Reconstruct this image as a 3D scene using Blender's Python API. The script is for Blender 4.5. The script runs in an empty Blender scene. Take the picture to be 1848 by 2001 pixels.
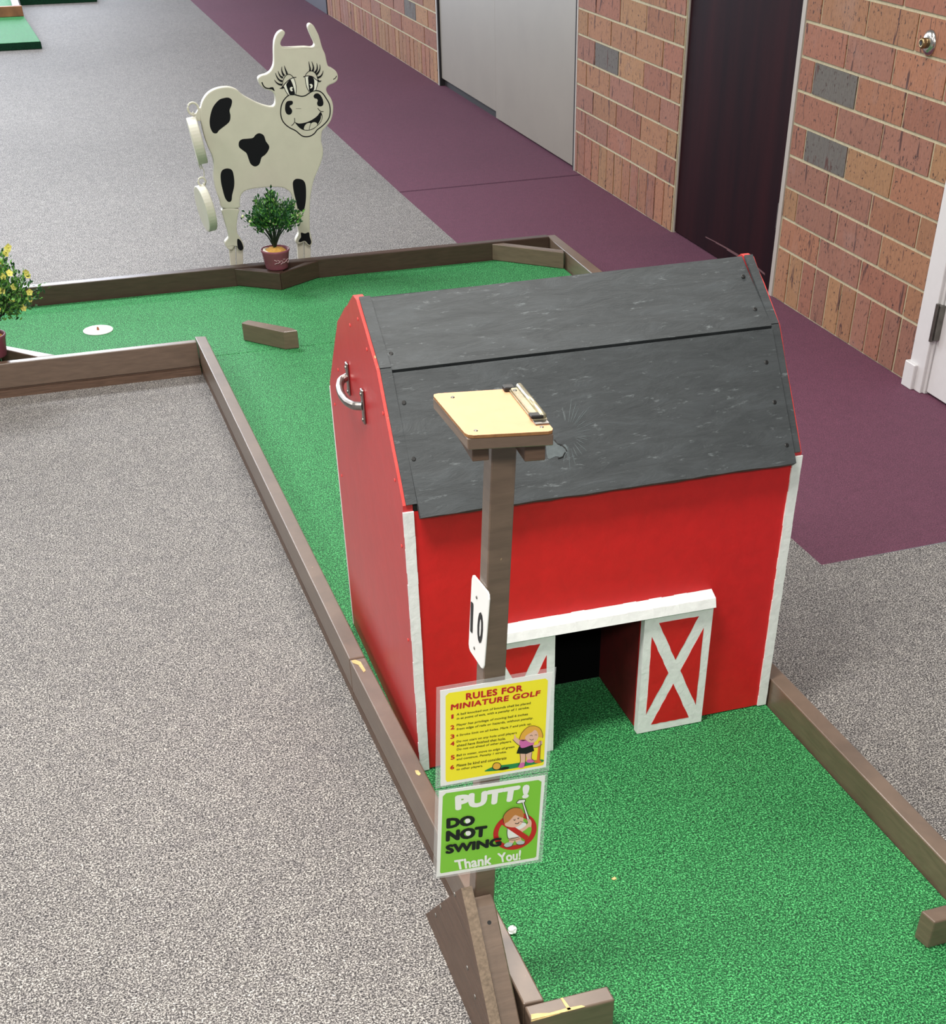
import bpy, bmesh, math, random
from mathutils import Vector, Matrix, Euler
from mathutils.geometry import tessellate_polygon
random.seed(7)
C = bpy.context.scene
COL = C.collection

# ------------------------------------------------------------------ camera
CAM_LOC = Vector((-0.5029, -2.1110, 1.5952))
CAM_ROT = Euler((0.8521, 0.0020, -0.3318), 'XYZ')
FPX, PPX, PPY = 2479.99, 1014.87, 1712.09
CM = CAM_ROT.to_matrix()
cd = bpy.data.cameras.new('camera'); cam = bpy.data.objects.new('camera', cd); COL.objects.link(cam)
cam.location = CAM_LOC; cam.rotation_euler = CAM_ROT
cd.sensor_fit = 'HORIZONTAL'; cd.sensor_width = 36.0
cd.lens = FPX / 1848 * 36.0
cd.shift_x = (924 - PPX) / 1848; cd.shift_y = (PPY - 1000.5) / 1848
cd.clip_start = 0.05; cd.clip_end = 60
C.camera = cam
FL = -0.05          # carpet level (turf surface is z = 0)
RT = 0.065          # top of the rails

def un(x, y, X=None, Y=None, Z=None):
    """real-world point on a measured plane (used to take outlines off the photo)"""
    d = CM @ Vector(((x - PPX) / FPX, -(y - PPY) / FPX, -1.0))
    if Z is not None: t = (Z - CAM_LOC.z) / d.z
    elif X is not None: t = (X - CAM_LOC.x) / d.x
    else: t = (Y - CAM_LOC.y) / d.y
    return CAM_LOC + d * t

# ------------------------------------------------------------------ materials
def srgb(r, g, b):
    f = lambda c: (c / 255 / 12.92) if c / 255 <= 0.04045 else ((c / 255 + 0.055) / 1.055) ** 2.4
    return (f(r), f(g), f(b), 1)
def newmat(name):
    m = bpy.data.materials.new(name); m.use_nodes = True
    nt = m.node_tree; b = nt.nodes['Principled BSDF']
    return m, nt, b
def N(nt, t, **kw):
    n = nt.nodes.new(t)
    for k, v in kw.items():
        if k in n.inputs.keys(): n.inputs[k].default_value = v
        else: setattr(n, k, v)
    return n
def ramp(nt, fac, stops):
    r = nt.nodes.new('ShaderNodeValToRGB'); e = r.color_ramp.elements
    e[0].position, e[0].color = stops[0]; e[1].position, e[1].color = stops[-1]
    for p, c in stops[1:-1]:
        x = e.new(p); x.color = c
    nt.links.new(fac, r.inputs['Fac']); return r.outputs['Color']
def noise(nt, scale, detail=3, rough=0.5, vec=None, dist=0.0):
    n = nt.nodes.new('ShaderNodeTexNoise'); n.inputs['Scale'].default_value = scale
    n.inputs['Detail'].default_value = detail; n.inputs['Roughness'].default_value = rough
    n.inputs['Distortion'].default_value = dist
    if vec is not None: nt.links.new(vec, n.inputs['Vector'])
    return n
def coords(nt, scale=(1, 1, 1)):
    t = nt.nodes.new('ShaderNodeTexCoord'); mp = nt.nodes.new('ShaderNodeMapping')
    mp.inputs['Scale'].default_value = scale
    nt.links.new(t.outputs['Object'], mp.inputs['Vector']); return mp.outputs['Vector']
def bump(nt, h, b, strength=0.3, dist=0.002):
    n = nt.nodes.new('ShaderNodeBump'); n.inputs['Strength'].default_value = strength
    n.inputs['Distance'].default_value = dist
    nt.links.new(h, n.inputs['Height']); nt.links.new(n.outputs['Normal'], b.inputs['Normal'])
def mix(nt, fac, a, c, mode='MIX'):
    n = nt.nodes.new('ShaderNodeMix'); n.data_type = 'RGBA'; n.blend_type = mode
    if hasattr(fac, 'links'): nt.links.new(fac, n.inputs[0])
    else: n.inputs[0].default_value = fac
    for s, i in ((a, 6), (c, 7)):
        if hasattr(s, 'links'): nt.links.new(s, n.inputs[i])
        else: n.inputs[i].default_value = s
    return n.outputs[2]

def flat(name, col, rough=0.6, metal=0.0, var=0.0, nscale=30, bmp=0.0, spec=0.5, coat=0.0, alpha=1.0):
    m, nt, b = newmat(name)
    b.inputs['Roughness'].default_value = rough; b.inputs['Metallic'].default_value = metal
    b.inputs['Specular IOR Level'].default_value = spec; b.inputs['Coat Weight'].default_value = coat
    v = coords(nt); n = noise(nt, nscale, 4, 0.6, v)
    lo = tuple(c * (1 - var) for c in col[:3]) + (1,); hi = tuple(min(1, c * (1 + var)) for c in col[:3]) + (1,)
    nt.links.new(ramp(nt, n.outputs['Fac'], [(0.3, lo), (0.7, hi)]), b.inputs['Base Color'])
    if bmp: bump(nt, n.outputs['Fac'], b, bmp)
    if alpha < 1: b.inputs['Alpha'].default_value = alpha
    return m

def carpet(name, dark, mid, light, scale=260, rough=0.95, tint=0.0, spec=0.25, sheen=0.0, fleck=0.7):
    m, nt, b = newmat(name)
    v = coords(nt)
    n = noise(nt, scale, 1.5, 0.6, v, 0.6)
    col = ramp(nt, n.outputs['Fac'], [(0.36, dark), (0.5, mid), (0.63, light)])
    n2 = noise(nt, scale * 0.13, 2, 0.6, v)
    col = mix(nt, tint, col, ramp(nt, n2.outputs['Color'], [(0.35, (0.75, 0.72, 0.74, 1)), (0.65, (1.25, 1.22, 1.18, 1))]), 'MULTIPLY')
    n3 = noise(nt, 0.9, 3, 0.6, v)
    col = mix(nt, 1.0, col, ramp(nt, n3.outputs['Fac'], [(0.3, (0.93, 0.93, 0.93, 1)), (0.7, (1.05, 1.05, 1.05, 1))]), 'MULTIPLY')
    n4 = noise(nt, 120, 2, 0.6, v)
    col = mix(nt, fleck, col, ramp(nt, n4.outputs['Fac'], [(0.33, (0.42, 0.42, 0.44, 1)), (0.40, (1, 1, 1, 1)), (0.62, (1, 1, 1, 1)), (0.68, (1.5, 1.5, 1.5, 1))]), 'MULTIPLY')
    nt.links.new(col, b.inputs['Base Color'])
    b.inputs['Roughness'].default_value = rough; b.inputs['Specular IOR Level'].default_value = spec
    b.inputs['Sheen Weight'].default_value = sheen; b.inputs['Sheen Roughness'].default_value = 0.5
    bump(nt, n.outputs['Fac'], b, 0.6, 0.004)
    return m

def paint(name, col, chip=None, axis='Z', rough=0.45, chipth=0.72, var=0.18, bmp=0.25, gsc=(60, 60, 60), coat=0.0):
    """brushed paint over wood with grain and small chips"""
    m, nt, b = newmat(name)
    v = coords(nt, gsc); n = noise(nt, 1.0, 5, 0.6, v, 0.4)
    lo = tuple(c * (1 - var) for c in col[:3]) + (1,); hi = tuple(min(1, c * (1 + var)) for c in col[:3]) + (1,)
    c = ramp(nt, n.outputs['Fac'], [(0.3, lo), (0.7, hi)])
    if chip:
        v2 = coords(nt); n2 = noise(nt, 45, 3, 0.7, v2)
        f = ramp(nt, n2.outputs['Fac'], [(chipth, (0, 0, 0, 1)), (chipth + 0.03, (1, 1, 1, 1))])
        c = mix(nt, f, c, chip)
    nt.links.new(c, b.inputs['Base Color'])
    b.inputs['Roughness'].default_value = rough
    b.inputs['Coat Weight'].default_value = coat; b.inputs['Coat Roughness'].default_value = 0.32
    bump(nt, n.outputs['Fac'], b, bmp, 0.002)
    return m

M = {}
M['carpet'] = carpet('grey_carpet', srgb(38, 36, 38), srgb(102, 99, 97), srgb(186, 183, 178), 300, tint=0.6, fleck=0.8, spec=0.5, rough=0.75)
M['purple'] = carpet('purple_carpet', srgb(76, 36, 56), srgb(92, 47, 68), srgb(110, 62, 84), 300, fleck=0.25, tint=0.3, spec=0.5, rough=0.8)
M['purple_seam'] = carpet('purple_carpet_seam', srgb(58, 28, 46), srgb(72, 36, 54), srgb(88, 48, 66), 230)
M['turf'] = carpet('green_turf', srgb(6, 60, 30), srgb(26, 108, 55), srgb(88, 184, 112), 300, tint=0.25, spec=0.35, rough=0.7)
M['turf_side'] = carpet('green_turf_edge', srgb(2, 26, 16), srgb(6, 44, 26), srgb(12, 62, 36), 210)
M['brown'] = paint('brown_paint', srgb(104, 86, 72), srgb(176, 150, 112), gsc=(14, 14, 90), chipth=0.735, rough=0.42, coat=0.6)
M['brown_shaded'] = paint('brown_paint_shaded', srgb(68, 52, 44), gsc=(14, 14, 90), rough=0.35)  # same brown paint, darkened to hold the shade on the front faces
M['brown_grain'] = paint('brown_paint_grainy', srgb(96, 74, 60), srgb(176, 150, 112), gsc=(12, 12, 160), chipth=0.74, rough=0.5, var=0.28, bmp=0.5)
M['rawedge'] = flat('worn_ply_edge', srgb(118, 102, 86), 0.8, var=0.3, nscale=160, bmp=0.3)
M['chip'] = flat('bare_wood', srgb(216, 186, 128), 0.8, var=0.2, nscale=90)
M['red'] = paint('red_paint', srgb(196, 22, 26), gsc=(30, 30, 30), rough=0.5, var=0.07, bmp=0.45)
M['red_sheen'] = paint('red_paint_sheen', srgb(184, 44, 48), gsc=(16, 16, 16), rough=0.36, var=0.06, bmp=0.35)  # satin red, base made paler and pinker to carry reflected sheen
M['red_edge'] = paint('red_paint_edge', srgb(214, 62, 56), srgb(206, 150, 110), gsc=(80, 80, 80), rough=0.6, chipth=0.66)
M['white'] = paint('white_paint', srgb(226, 227, 226), gsc=(50, 50, 50), rough=0.5, var=0.07, bmp=0.6)
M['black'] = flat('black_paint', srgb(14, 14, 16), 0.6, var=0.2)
M['pitch'] = flat('tunnel_darkness', srgb(6, 6, 7), 0.9, spec=0.05)
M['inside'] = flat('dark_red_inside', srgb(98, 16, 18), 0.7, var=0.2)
M['steel'] = flat('brushed_steel', srgb(150, 146, 142), 0.35, metal=1.0, var=0.15, nscale=70)
M['zinc'] = flat('zinc_hinge', srgb(120, 118, 112), 0.4, metal=0.9, var=0.2)
M['cream'] = flat('cream_paint', srgb(194, 191, 175), 0.5, var=0.04, nscale=14)
M['cowblack'] = flat('cow_black_paint', srgb(12, 13, 18), 0.6, spec=0.2)
M['cowwhite'] = flat('cow_white_paint', srgb(226, 226, 214), 0.5)
M['hardboard'] = flat('hardboard', srgb(192, 144, 108), 0.6, var=0.05, nscale=40)
M['hardboard_edge'] = flat('hardboard_edge', srgb(140, 98, 58), 0.8, var=0.2, nscale=120)
M['clipmetal'] = flat('clip_metal', srgb(178, 170, 144), 0.3, metal=0.7, var=0.2, nscale=60)
M['rubber'] = flat('black_rubber', srgb(18, 18, 18), 0.5)
M['plate'] = flat('white_plate', srgb(240, 240, 238), 0.35)
M['ink'] = flat('black_ink', srgb(20, 20, 22), 0.5)
M['paper'] = flat('white_paper', srgb(244, 244, 242), 0.35)
M['yellow'] = flat('yellow_print', srgb(253, 240, 52), 0.35)
M['redink'] = flat('red_print', srgb(196, 34, 40), 0.4)
M['lime'] = flat('lime_print', srgb(134, 204, 66), 0.35)
M['dkgreen'] = flat('green_print', srgb(44, 140, 80), 0.4)
M['skin'] = flat('skin_print', srgb(236, 190, 168), 0.4)
M['hairy'] = flat('blond_print', srgb(236, 178, 70), 0.4)
M['hairb'] = flat('brown_hair_print', srgb(196, 128, 68), 0.4)
M['pink'] = flat('pink_print', srgb(214, 110, 176), 0.4)
M['orange'] = flat('orange_print', srgb(230, 120, 50), 0.4)
M['shoe'] = flat('grey_shoe_print', srgb(190, 205, 205), 0.4)
M['pot'] = flat('mauve_pot', srgb(132, 70, 84), 0.5, var=0.1, nscale=60, bmp=0.2)
M['potmark'] = flat('pot_scuff', srgb(190, 160, 165), 0.6)
M['foam'] = flat('tan_foam', srgb(206, 158, 74), 0.9, var=0.15, nscale=80, bmp=0.5)
M['whitefoam'] = flat('white_foam', srgb(236, 228, 212), 0.9)
M['leaf'] = flat('dark_leaf', srgb(34, 82, 40), 0.55, var=0.45, nscale=60)
M['leafy'] = flat('bright_leaf', srgb(92, 148, 60), 0.55, var=0.4, nscale=60)
M['stem'] = flat('dark_stem', srgb(18, 40, 26), 0.6)
M['bud'] = flat('cream_bud', srgb(196, 204, 150), 0.6, var=0.1)
M['petal'] = flat('yellow_petal', srgb(222, 216, 112), 0.6, var=0.12, nscale=90)
M['doorw'] = flat('white_door_paint', srgb(206, 204, 204), 0.45, var=0.02)
M['doorb'] = flat('beige_door_paint', srgb(134, 127, 116), 0.42, var=0.05, nscale=3)
M['darkgap'] = flat('dark_gap', srgb(28, 24, 26), 0.8)
M['jamb'] = flat('grey_jamb', srgb(164, 156, 148), 0.5)
M['scratch'] = flat('door_scratch', srgb(92, 58, 60), 0.7)
M['chrome'] = flat('chrome', srgb(200, 196, 190), 0.22, metal=1.0)
M['bronze'] = flat('worn_brass', srgb(150, 130, 96), 0.35, metal=0.9)
M['orangewood'] = flat('orange_wood', srgb(150, 96, 62), 0.6, var=0.25, nscale=12)
M['whitewood'] = flat('whitish_rail', srgb(190, 178, 190), 0.5)
M['far_black'] = flat('far_dark_door', srgb(44, 42, 54), 0.5)

# roof: dark grey coarse ply
m, nt, b = newmat('charcoal_plywood')
v = coords(nt, (9, 34, 34)); n = noise(nt, 1.0, 8, 0.72, v, 0.5)
v2 = coords(nt, (24, 90, 90)); n2 = noise(nt, 1.0, 5, 0.75, v2, 0.3)
c1 = ramp(nt, n.outputs['Fac'], [(0.28, srgb(44, 48, 50)), (0.5, srgb(56, 60, 62)), (0.75, srgb(68, 73, 76))])
f = ramp(nt, n2.outputs['Fac'], [(0.60, (0, 0, 0, 1)), (0.72, (1, 1, 1, 1))])
nt.links.new(mix(nt, f, c1, srgb(104, 110, 112)), b.inputs['Base Color']); b.inputs['Roughness'].default_value = 0.62
bump(nt, n.outputs['Fac'], b, 0.7, 0.004); M['roof'] = m

M['roofknot'] = flat('roof_knot', srgb(84, 92, 94), 0.6, var=0.15, nscale=120)
# dark wood door
m, nt, b = newmat('dark_wood_door')
v = coords(nt, (10, 7, 0.8)); n = noise(nt, 1.0, 4, 0.6, v)
nt.links.new(ramp(nt, n.outputs['Fac'], [(0.3, srgb(24, 13, 18)), (0.7, srgb(44, 18, 22))]), b.inputs['Base Color'])
b.inputs['Roughness'].default_value = 0.55; b.inputs['Specular IOR Level'].default_value = 0.04; M['doord'] = m

# brick and mortar
def brickmat():
    m, nt, b = newmat('wire_cut_brick')
    at = nt.nodes.new('ShaderNodeVertexColor'); at.layer_name = 'tone'
    v = coords(nt, (150, 150, 60)); n = noise(nt, 1.0, 4, 0.7, v)
    c = mix(nt, 1.0, at.outputs['Color'], ramp(nt, n.outputs['Fac'], [(0.28, (0.62, 0.6, 0.6, 1)), (0.45, (0.98, 0.98, 0.98, 1)), (0.75, (1.2, 1.2, 1.2, 1))]), 'MULTIPLY')
    v2 = coords(nt, (110, 110, 70)); n2 = noise(nt, 1.0, 2, 0.6, v2)
    f = ramp(nt, n2.outputs['Fac'], [(0.63, (0, 0, 0, 1)), (0.68, (1, 1, 1, 1))])
    c = mix(nt, f, c, srgb(58, 36, 32))
    # long ragged vertical wire-cut tears
    v3 = coords(nt, (42, 42, 7)); n3 = noise(nt, 1.0, 3, 0.65, v3, 0.4)
    f3 = ramp(nt, n3.outputs['Fac'], [(0.62, (0, 0, 0, 1)), (0.65, (1, 1, 1, 1))])
    c = mix(nt, f3, c, srgb(76, 46, 40))
    v4 = coords(nt, (3, 3, 3)); n4 = noise(nt, 1.0, 4, 0.7, v4)
    f4 = ramp(nt, n4.outputs['Fac'], [(0.58, (0, 0, 0, 1)), (0.8, (0.35, 0.35, 0.35, 1))])
    c = mix(nt, f4, c, srgb(150, 128, 124))
    nt.links.new(c, b.inputs['Base Color']); b.inputs['Roughness'].default_value = 0.8
    bump(nt, n3.outputs['Fac'], b, 0.5, 0.006)
    return m
M['brick'] = brickmat()
M['mortar'] = flat('mortar', srgb(176, 166, 138), 0.9, var=0.15, nscale=90, bmp=0.4)

# clear laminate
m, nt, b = newmat('clear_laminate')
b.inputs['Base Color'].default_value = (0.9, 0.92, 0.92, 1); b.inputs['Alpha'].default_value = 0.15
b.inputs['Roughness'].default_value = 0.04; M['lam'] = m

# ------------------------------------------------------------------ object helpers
def link(name, me, mats, parent=None):
    o = bpy.data.objects.new(name, me); COL.objects.link(o)
    for mm in (mats if isinstance(mats, (list, tuple)) else [mats]): me.materials.append(M[mm])
    if parent is not None: o.parent = parent
    return o
def obj(name, bm, mats, parent=None, smooth=False):
    bmesh.ops.recalc_face_normals(bm, faces=bm.faces[:])
    me = bpy.data.meshes.new(name); bm.to_mesh(me); bm.free()
    if smooth:
        for p in me.polygons: p.use_smooth = True
    return link(name, me, mats, parent)
def tag(o, label=None, cat=None, group=None, kind=None):
    if label: o['label'] = label
    if cat: o['category'] = cat
    if group: o['group'] = group
    if kind: o['kind'] = kind
    return o
def thing(name, label, cat, loc=(0, 0, 0), rot=(0, 0, 0), group=None):
    o = bpy.data.objects.new(name, None); COL.objects.link(o)
    o.empty_display_size = 0.05
    o.location = loc; o.rotation_euler = rot
    return tag(o, label, cat, group)
def hexa(bm, p, mi=0):
    """p: 8 points, bottom ring (4) then top ring (4)"""
    v = [bm.verts.new(q) for q in p]
    fs = [(3, 2, 1, 0), (4, 5, 6, 7), (0, 1, 5, 4), (1, 2, 6, 5), (2, 3, 7, 6), (3, 0, 4, 7)]
    out = []
    for f in fs:
        fc = bm.faces.new([v[i] for i in f]); fc.material_index = mi; out.append(fc)
    return out
def box(bm, a, b, mi=0):
    x0, y0, z0 = a; x1, y1, z1 = b
    return hexa(bm, [(x0, y0, z0), (x1, y0, z0), (x1, y1, z0), (x0, y1, z0), (x0, y0, z1), (x1, y0, z1), (x1, y1, z1), (x0, y1, z1)], mi)
def bev(bm, w=0.002, seg=1, ang=0.6):
    bmesh.ops.recalc_face_normals(bm, faces=bm.faces[:])
    es = [e for e in bm.edges if len(e.link_faces) == 2 and e.calc_face_angle(0) > ang]
    bmesh.ops.bevel(bm, geom=es, offset=w, segments=seg, profile=0.5, affect='EDGES')
def prism(bm, pts, vec, mi=0):
    """pts: planar 3D outline, extruded by vec; triangulated caps"""
    vec = Vector(vec); pts = [Vector(p) for p in pts]
    a = [bm.verts.new(p) for p in pts]; b = [bm.verts.new(p + vec) for p in pts]
    for t in tessellate_polygon([pts]):
        for vs in (a, b):
            try: bm.faces.new([vs[i] for i in t]).material_index = mi
            except ValueError: pass
    n = len(pts)
    for i in range(n):
        bm.faces.new([a[i], a[(i + 1) % n], b[(i + 1) % n], b[i]]).material_index = mi
def ngon_fill(bm, pts, mi=0):
    a = [bm.verts.new(p) for p in pts]
    for t in tessellate_polygon([[Vector(p) for p in pts]]):
        try: bm.faces.new([a[i] for i in t]).material_index = mi
        except ValueError: pass
def tube(bm, pts, r, seg=10, mi=0, closed=False):
    pts = [Vector(p) for p in pts]; rings = []
    n = len(pts)
    for i, p in enumerate(pts):
        q0 = pts[i - 1] if (i > 0 or closed) else p; q1 = pts[(i + 1) % n] if (i < n - 1 or closed) else p
        t = (q1 - q0).normalized()
        up = Vector((0, 0, 1)) if abs(t.z) < 0.9 else Vector((1, 0, 0))
        s = t.cross(up).normalized(); u = s.cross(t)
        rr = r[i] if isinstance(r, (list, tuple)) else r
        rings.append([bm.verts.new(p + s * rr * math.cos(a) + u * rr * math.sin(a)) for a in [k * 2 * math.pi / seg for k in range(seg)]])
    m_ = n if closed else n - 1
    for i in range(m_):
        A, B = rings[i], rings[(i + 1) % n]
        for k in range(seg):
            bm.faces.new([A[k], A[(k + 1) % seg], B[(k + 1) % seg], B[k]]).material_index = mi
    if not closed:
        bm.faces.new(rings[0]).material_index = mi; bm.faces.new(rings[-1][::-1]).material_index = mi
def lathe(bm, prof, seg=28, mi=0, mat=None, cap=True):
    rings = []
    mat = mat or Matrix.Identity(4)
    for r, z in prof:
        rings.append([bm.verts.new(mat @ Vector((r * math.cos(k * 2 * math.pi / seg), r * math.sin(k * 2 * math.pi / seg), z))) for k in range(seg)])
    for A, B in zip(rings, rings[1:]):
        for k in range(seg):
            bm.faces.new([A[k], A[(k + 1) % seg], B[(k + 1) % seg], B[k]]).material_index = mi
    if cap:
        bm.faces.new(rings[0][::-1]).material_index = mi; bm.faces.new(rings[-1]).material_index = mi
def smoothloop(pts, n=5, closed=True):
    out = []; L = len(pts)
    rng = range(L) if closed else range(L - 1)
    for i in rng:
        g = lambda j: Vector((*pts[j % L], 0)) if closed else Vector((*pts[max(0, min(L - 1, j))], 0))
        p0, p1, p2, p3 = g(i - 1), g(i), g(i + 1), g(i + 2)
        for k in range(n):
            t = k / n
            q = 0.5 * ((2 * p1) + (p2 - p0) * t + (2 * p0 - 5 * p1 + 4 * p2 - p3) * t * t + (3 * p1 - p0 - 3 * p2 + p3) * t ** 3)
            out.append((q.x, q.y))
    if not closed: out.append(tuple(pts[-1]))
    return out

# ------------------------------------------------------------------ floor
WX = 2.272
bm = bmesh.new()
def quad(pts, mi):
    f = bm.faces.new([bm.verts.new((x, y, FL)) for x, y in pts]); f.material_index = mi
XL, XR, Y0, Y1 = -7.0, 2.35, -3.5, 17.0
pe = lambda y: 1.305 - (y - 0.62) * 0.0052 if y < 8 else 1.26
quad([(XL, Y0), (XR, Y0), (XR, 0.628), (1.307, 0.619), (XL, 0.60)], 0)
quad([(XL, 0.60), (1.307, 0.619), (1.262, 4.9), (1.25, Y1), (XL, Y1)], 0)
quad([(1.307, 0.619), (XR, 0.640), (XR, 4.935), (1.262, 4.9)], 1)
quad([(1.262, 4.9), (XR, 4.935), (XR, 4.96), (1.262, 4.922)], 2)
quad([(1.262, 4.922), (XR, 4.96), (XR, Y1), (1.25, Y1)], 1)
bmesh.ops.remove_doubles(bm, verts=bm.verts[:], dist=0.0005)
for f in bm.faces:
    if f.normal.z < 0: f.normal_flip()
me = bpy.data.meshes.new('floor'); bm.to_mesh(me); bm.free()
tag(link('floor', me, ['carpet', 'purple', 'purple_seam']), kind='structure')

# ------------------------------------------------------------------ brick wall
SOL_TOP, PITCH, BL_, ZT = 0.142, 0.108, 0.306, 2.75
openings = [(-3.5, 1.715, 2.1), (2.757, 3.768, 2.2), (5.035, 7.66, 2.3), (11.13, 12.3, 2.2)]  # y0, y1, top
solid = [(1.715, 2.757), (3.768, 5.035), (7.66, 11.13), (12.3, 17.0)]
bm = bmesh.new(); tone = bm.loops.layers.float_color.new('tone')
MJ = 0.0055
rnd = random.Random(3)
def brickbox(y0, y1, z0, z1, col):
    d = WX - 0.004 + rnd.uniform(-0.0012, 0.0012)
    fs = box(bm, (d, y0 + MJ, z0 + MJ), (WX + 0.03, y1 - MJ, z1 - MJ), 0)
    for f in fs:
        for l in f.loops: l[tone] = col
def btone(y):
    k = rnd.random()
    base = [(0.27, 0.115, 0.062), (0.275, 0.13, 0.066), (0.25, 0.10, 0.062), (0.29, 0.15, 0.07), (0.24, 0.105, 0.07)][rnd.randrange(5)]
    s = rnd.uniform(0.9, 1.1)
    return (base[0] * s, base[1] * s, base[2] * s, 1)
GREY = (0.105, 0.093, 0.082, 1)
grey_cells = {(5, 0), (3, 0), (3, 7), (1, 19), (12, 4), (14, 9)}
def clip_rows(a, b):
    # soldier course
    k0 = math.floor((a - 2.649) / 0.102); y = 2.649 + k0 * 0.102
    while y < b:
        y0, y1 = max(a, y), min(b, y + 0.102)
        if y1 - y0 > 0.02: brickbox(y0, y1, FL, SOL_TOP, btone(y))
        y += 0.102
    r = 0; z = SOL_TOP
    while z < ZT:
        ph = 2.446 if r % 2 == 0 else 2.649
        k = math.floor((a - ph) / BL_)
        y = ph + k * BL_
        while y < b:
            y0, y1 = max(a, y), min(b, y + BL_)
            ck = (r, k + 1)
            if y1 - y0 > 0.02:
                brickbox(y0, y1, z, z + PITCH, GREY if ck in grey_cells else btone(y))
            y += BL_; k += 1
        z += PITCH; r += 1
for a, b_ in solid: clip_rows(a, b_)
me = bpy.data.meshes.new('wall_right')
for a, b_ in solid: box(bm, (WX, a, FL), (WX + 0.2, b_, ZT), 1)
for a, b_, t in openings: box(bm, (WX, a, t), (WX + 0.2, b_, ZT), 1)
bmesh.ops.recalc_face_normals(bm, faces=bm.faces[:]); bm.to_mesh(me); bm.free()
tag(link('wall_right', me, ['brick', 'mortar']), kind='structure')

def struct(name, bm_, mats, parent=None, bv=0):
    if bv: bev(bm_, bv)
    o = obj(name, bm_, mats, parent)
    if parent is None: tag(o, kind='structure')
    return o
# door 1: dark wood door with grey jamb, hinge and a scratch
bm = bmesh.new(); box(bm, (WX + 0.012, 2.785, FL + 0.006), (WX + 0.055, 3.762, 2.2)); d1 = struct('door_1', bm, 'doord', bv=0.001)
bm = bmesh.new(); box(bm, (WX - 0.006, 2.757, FL), (WX + 0.06, 2.784, 2.2)); box(bm, (WX + 0.006, 3.760, FL), (WX + 0.06, 3.768, 2.2))
obj('door_frame', bm, 'jamb', d1)
bm = bmesh.new()
tube(bm, [(WX + 0.004, 2.792, 0.19), (WX + 0.004, 2.792, 0.29)], 0.007, 10)
box(bm, (WX + 0.006, 2.792, 0.195), (WX + 0.013, 2.812, 0.285))
obj('hinge', bm, 'zinc', d1)
bm = bmesh.new()
pp = [(1378, 462), (1398, 472), (1420, 484), (1447, 500), (1475, 518), (1494, 534)]
for (x0, y0), (x1, y1), w in zip(pp, pp[1:], (2, 3, 5, 4, 4)):
    q = [un(x0, y0, X=WX + 0.0112), un(x1, y1, X=WX + 0.0112), un(x1, y1 + w, X=WX + 0.0112), un(x0, y0 + w, X=WX + 0.0112)]
    prism(bm, q, (0.002, 0, 0))
obj('scratch', bm, 'scratch', d1)
bm = bmesh.new(); box(bm, (WX + 0.045, 2.79, FL), (WX + 0.06, 3.76, FL + 0.02)); obj('threshold', bm, 'darkgap', d1)
# door 2: beige double door
bm = bmesh.new(); box(bm, (WX + 0.006, 5.07, FL + 0.012), (WX + 0.05, 6.415, 2.3)); d2 = struct('door_2', bm, 'doorb', bv=0.002)
bm = bmesh.new(); box(bm, (WX + 0.008, 6.419, FL + 0.045), (WX + 0.05, 7.60, 2.3)); bev(bm, 0.002); obj('door_leaf', bm, 'doorb', d2)
bm = bmesh.new()
box(bm, (WX - 0.004, 5.052, FL), (WX + 0.05, 5.066, 2.3)); box(bm, (WX - 0.004, 7.604, FL), (WX + 0.05, 7.618, 2.3))
box(bm, (WX + 0.03, 5.04, FL), (WX + 0.06, 7.63, FL + 0.05))
obj('dark_gap', bm, 'darkgap', d2)
bm = bmesh.new(); box(bm, (WX - 0.003, 5.035, FL), (WX + 0.06, 5.052, 2.3)); box(bm, (WX - 0.006, 7.618, FL), (WX + 0.06, 7.645, 2.3)); box(bm, (WX, 7.645, FL), (WX + 0.06, 7.66, 2.3))
obj('door_frame', bm, 'jamb', d2)
# door 3: white door with casing and plinth
bm = bmesh.new(); box(bm, (WX - 0.004, 0.55, FL + 0.008), (WX + 0.04, 1.610, 2.05)); d3 = struct('door_3', bm, 'doorw', bv=0.002)
bm = bmesh.new(); box(bm, (WX - 0.022, 1.622, FL), (WX + 0.05, 1.712, 2.1)); box(bm, (WX - 0.010, 1.612, FL), (WX + 0.05, 1.624, 2.1)); bev(bm, 0.002)
obj('door_frame', bm, 'doorw', d3)
bm = bmesh.new(); box(bm, (WX - 0.036, 1.660, FL), (WX - 0.004, 1.722, 0.035)); bev(bm, 0.003); obj('plinth_block', bm, 'doorw', d3)
bm = bmesh.new(); box(bm, (WX - 0.026, 1.598, 0.135), (WX - 0.002, 1.626, 0.245)); tube(bm, [(WX - 0.028, 1.612, 0.13), (WX - 0.028, 1.612, 0.25)], 0.007); obj('hinge', bm, 'zinc', d3)
# door 4: far dark door
bm = bmesh.new(); box(bm, (WX - 0.01, 11.13, FL), (WX + 0.05, 12.3, 2.2)); struct('door_4', bm, 'far_black', bv=0.002)

# wall bumper
t = thing('door_stop', 'round chrome wall stop with brass centre on the brick wall at upper right', 'door stop', (WX - 0.004, 1.957, 0.935))
R90 = Matrix.Rotation(-math.pi / 2, 4, 'Y')
bm = bmesh.new(); lathe(bm, [(0.036, 0), (0.036, 0.004), (0.030, 0.010), (0.020, 0.014)], 32, mat=R90); obj('flange', bm, 'chrome', t, True)
bm = bmesh.new(); lathe(bm, [(0.015, 0.012), (0.015, 0.030), (0.012, 0.034), (0.007, 0.034), (0.007, 0.028)], 24, mat=R90); obj('barrel', bm, 'bronze', t, True)
bm = bmesh.new(); lathe(bm, [(0.006, 0.028), (0.006, 0.0345)], 16, mat=R90); obj('bore', bm, 'rubber', t)

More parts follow.
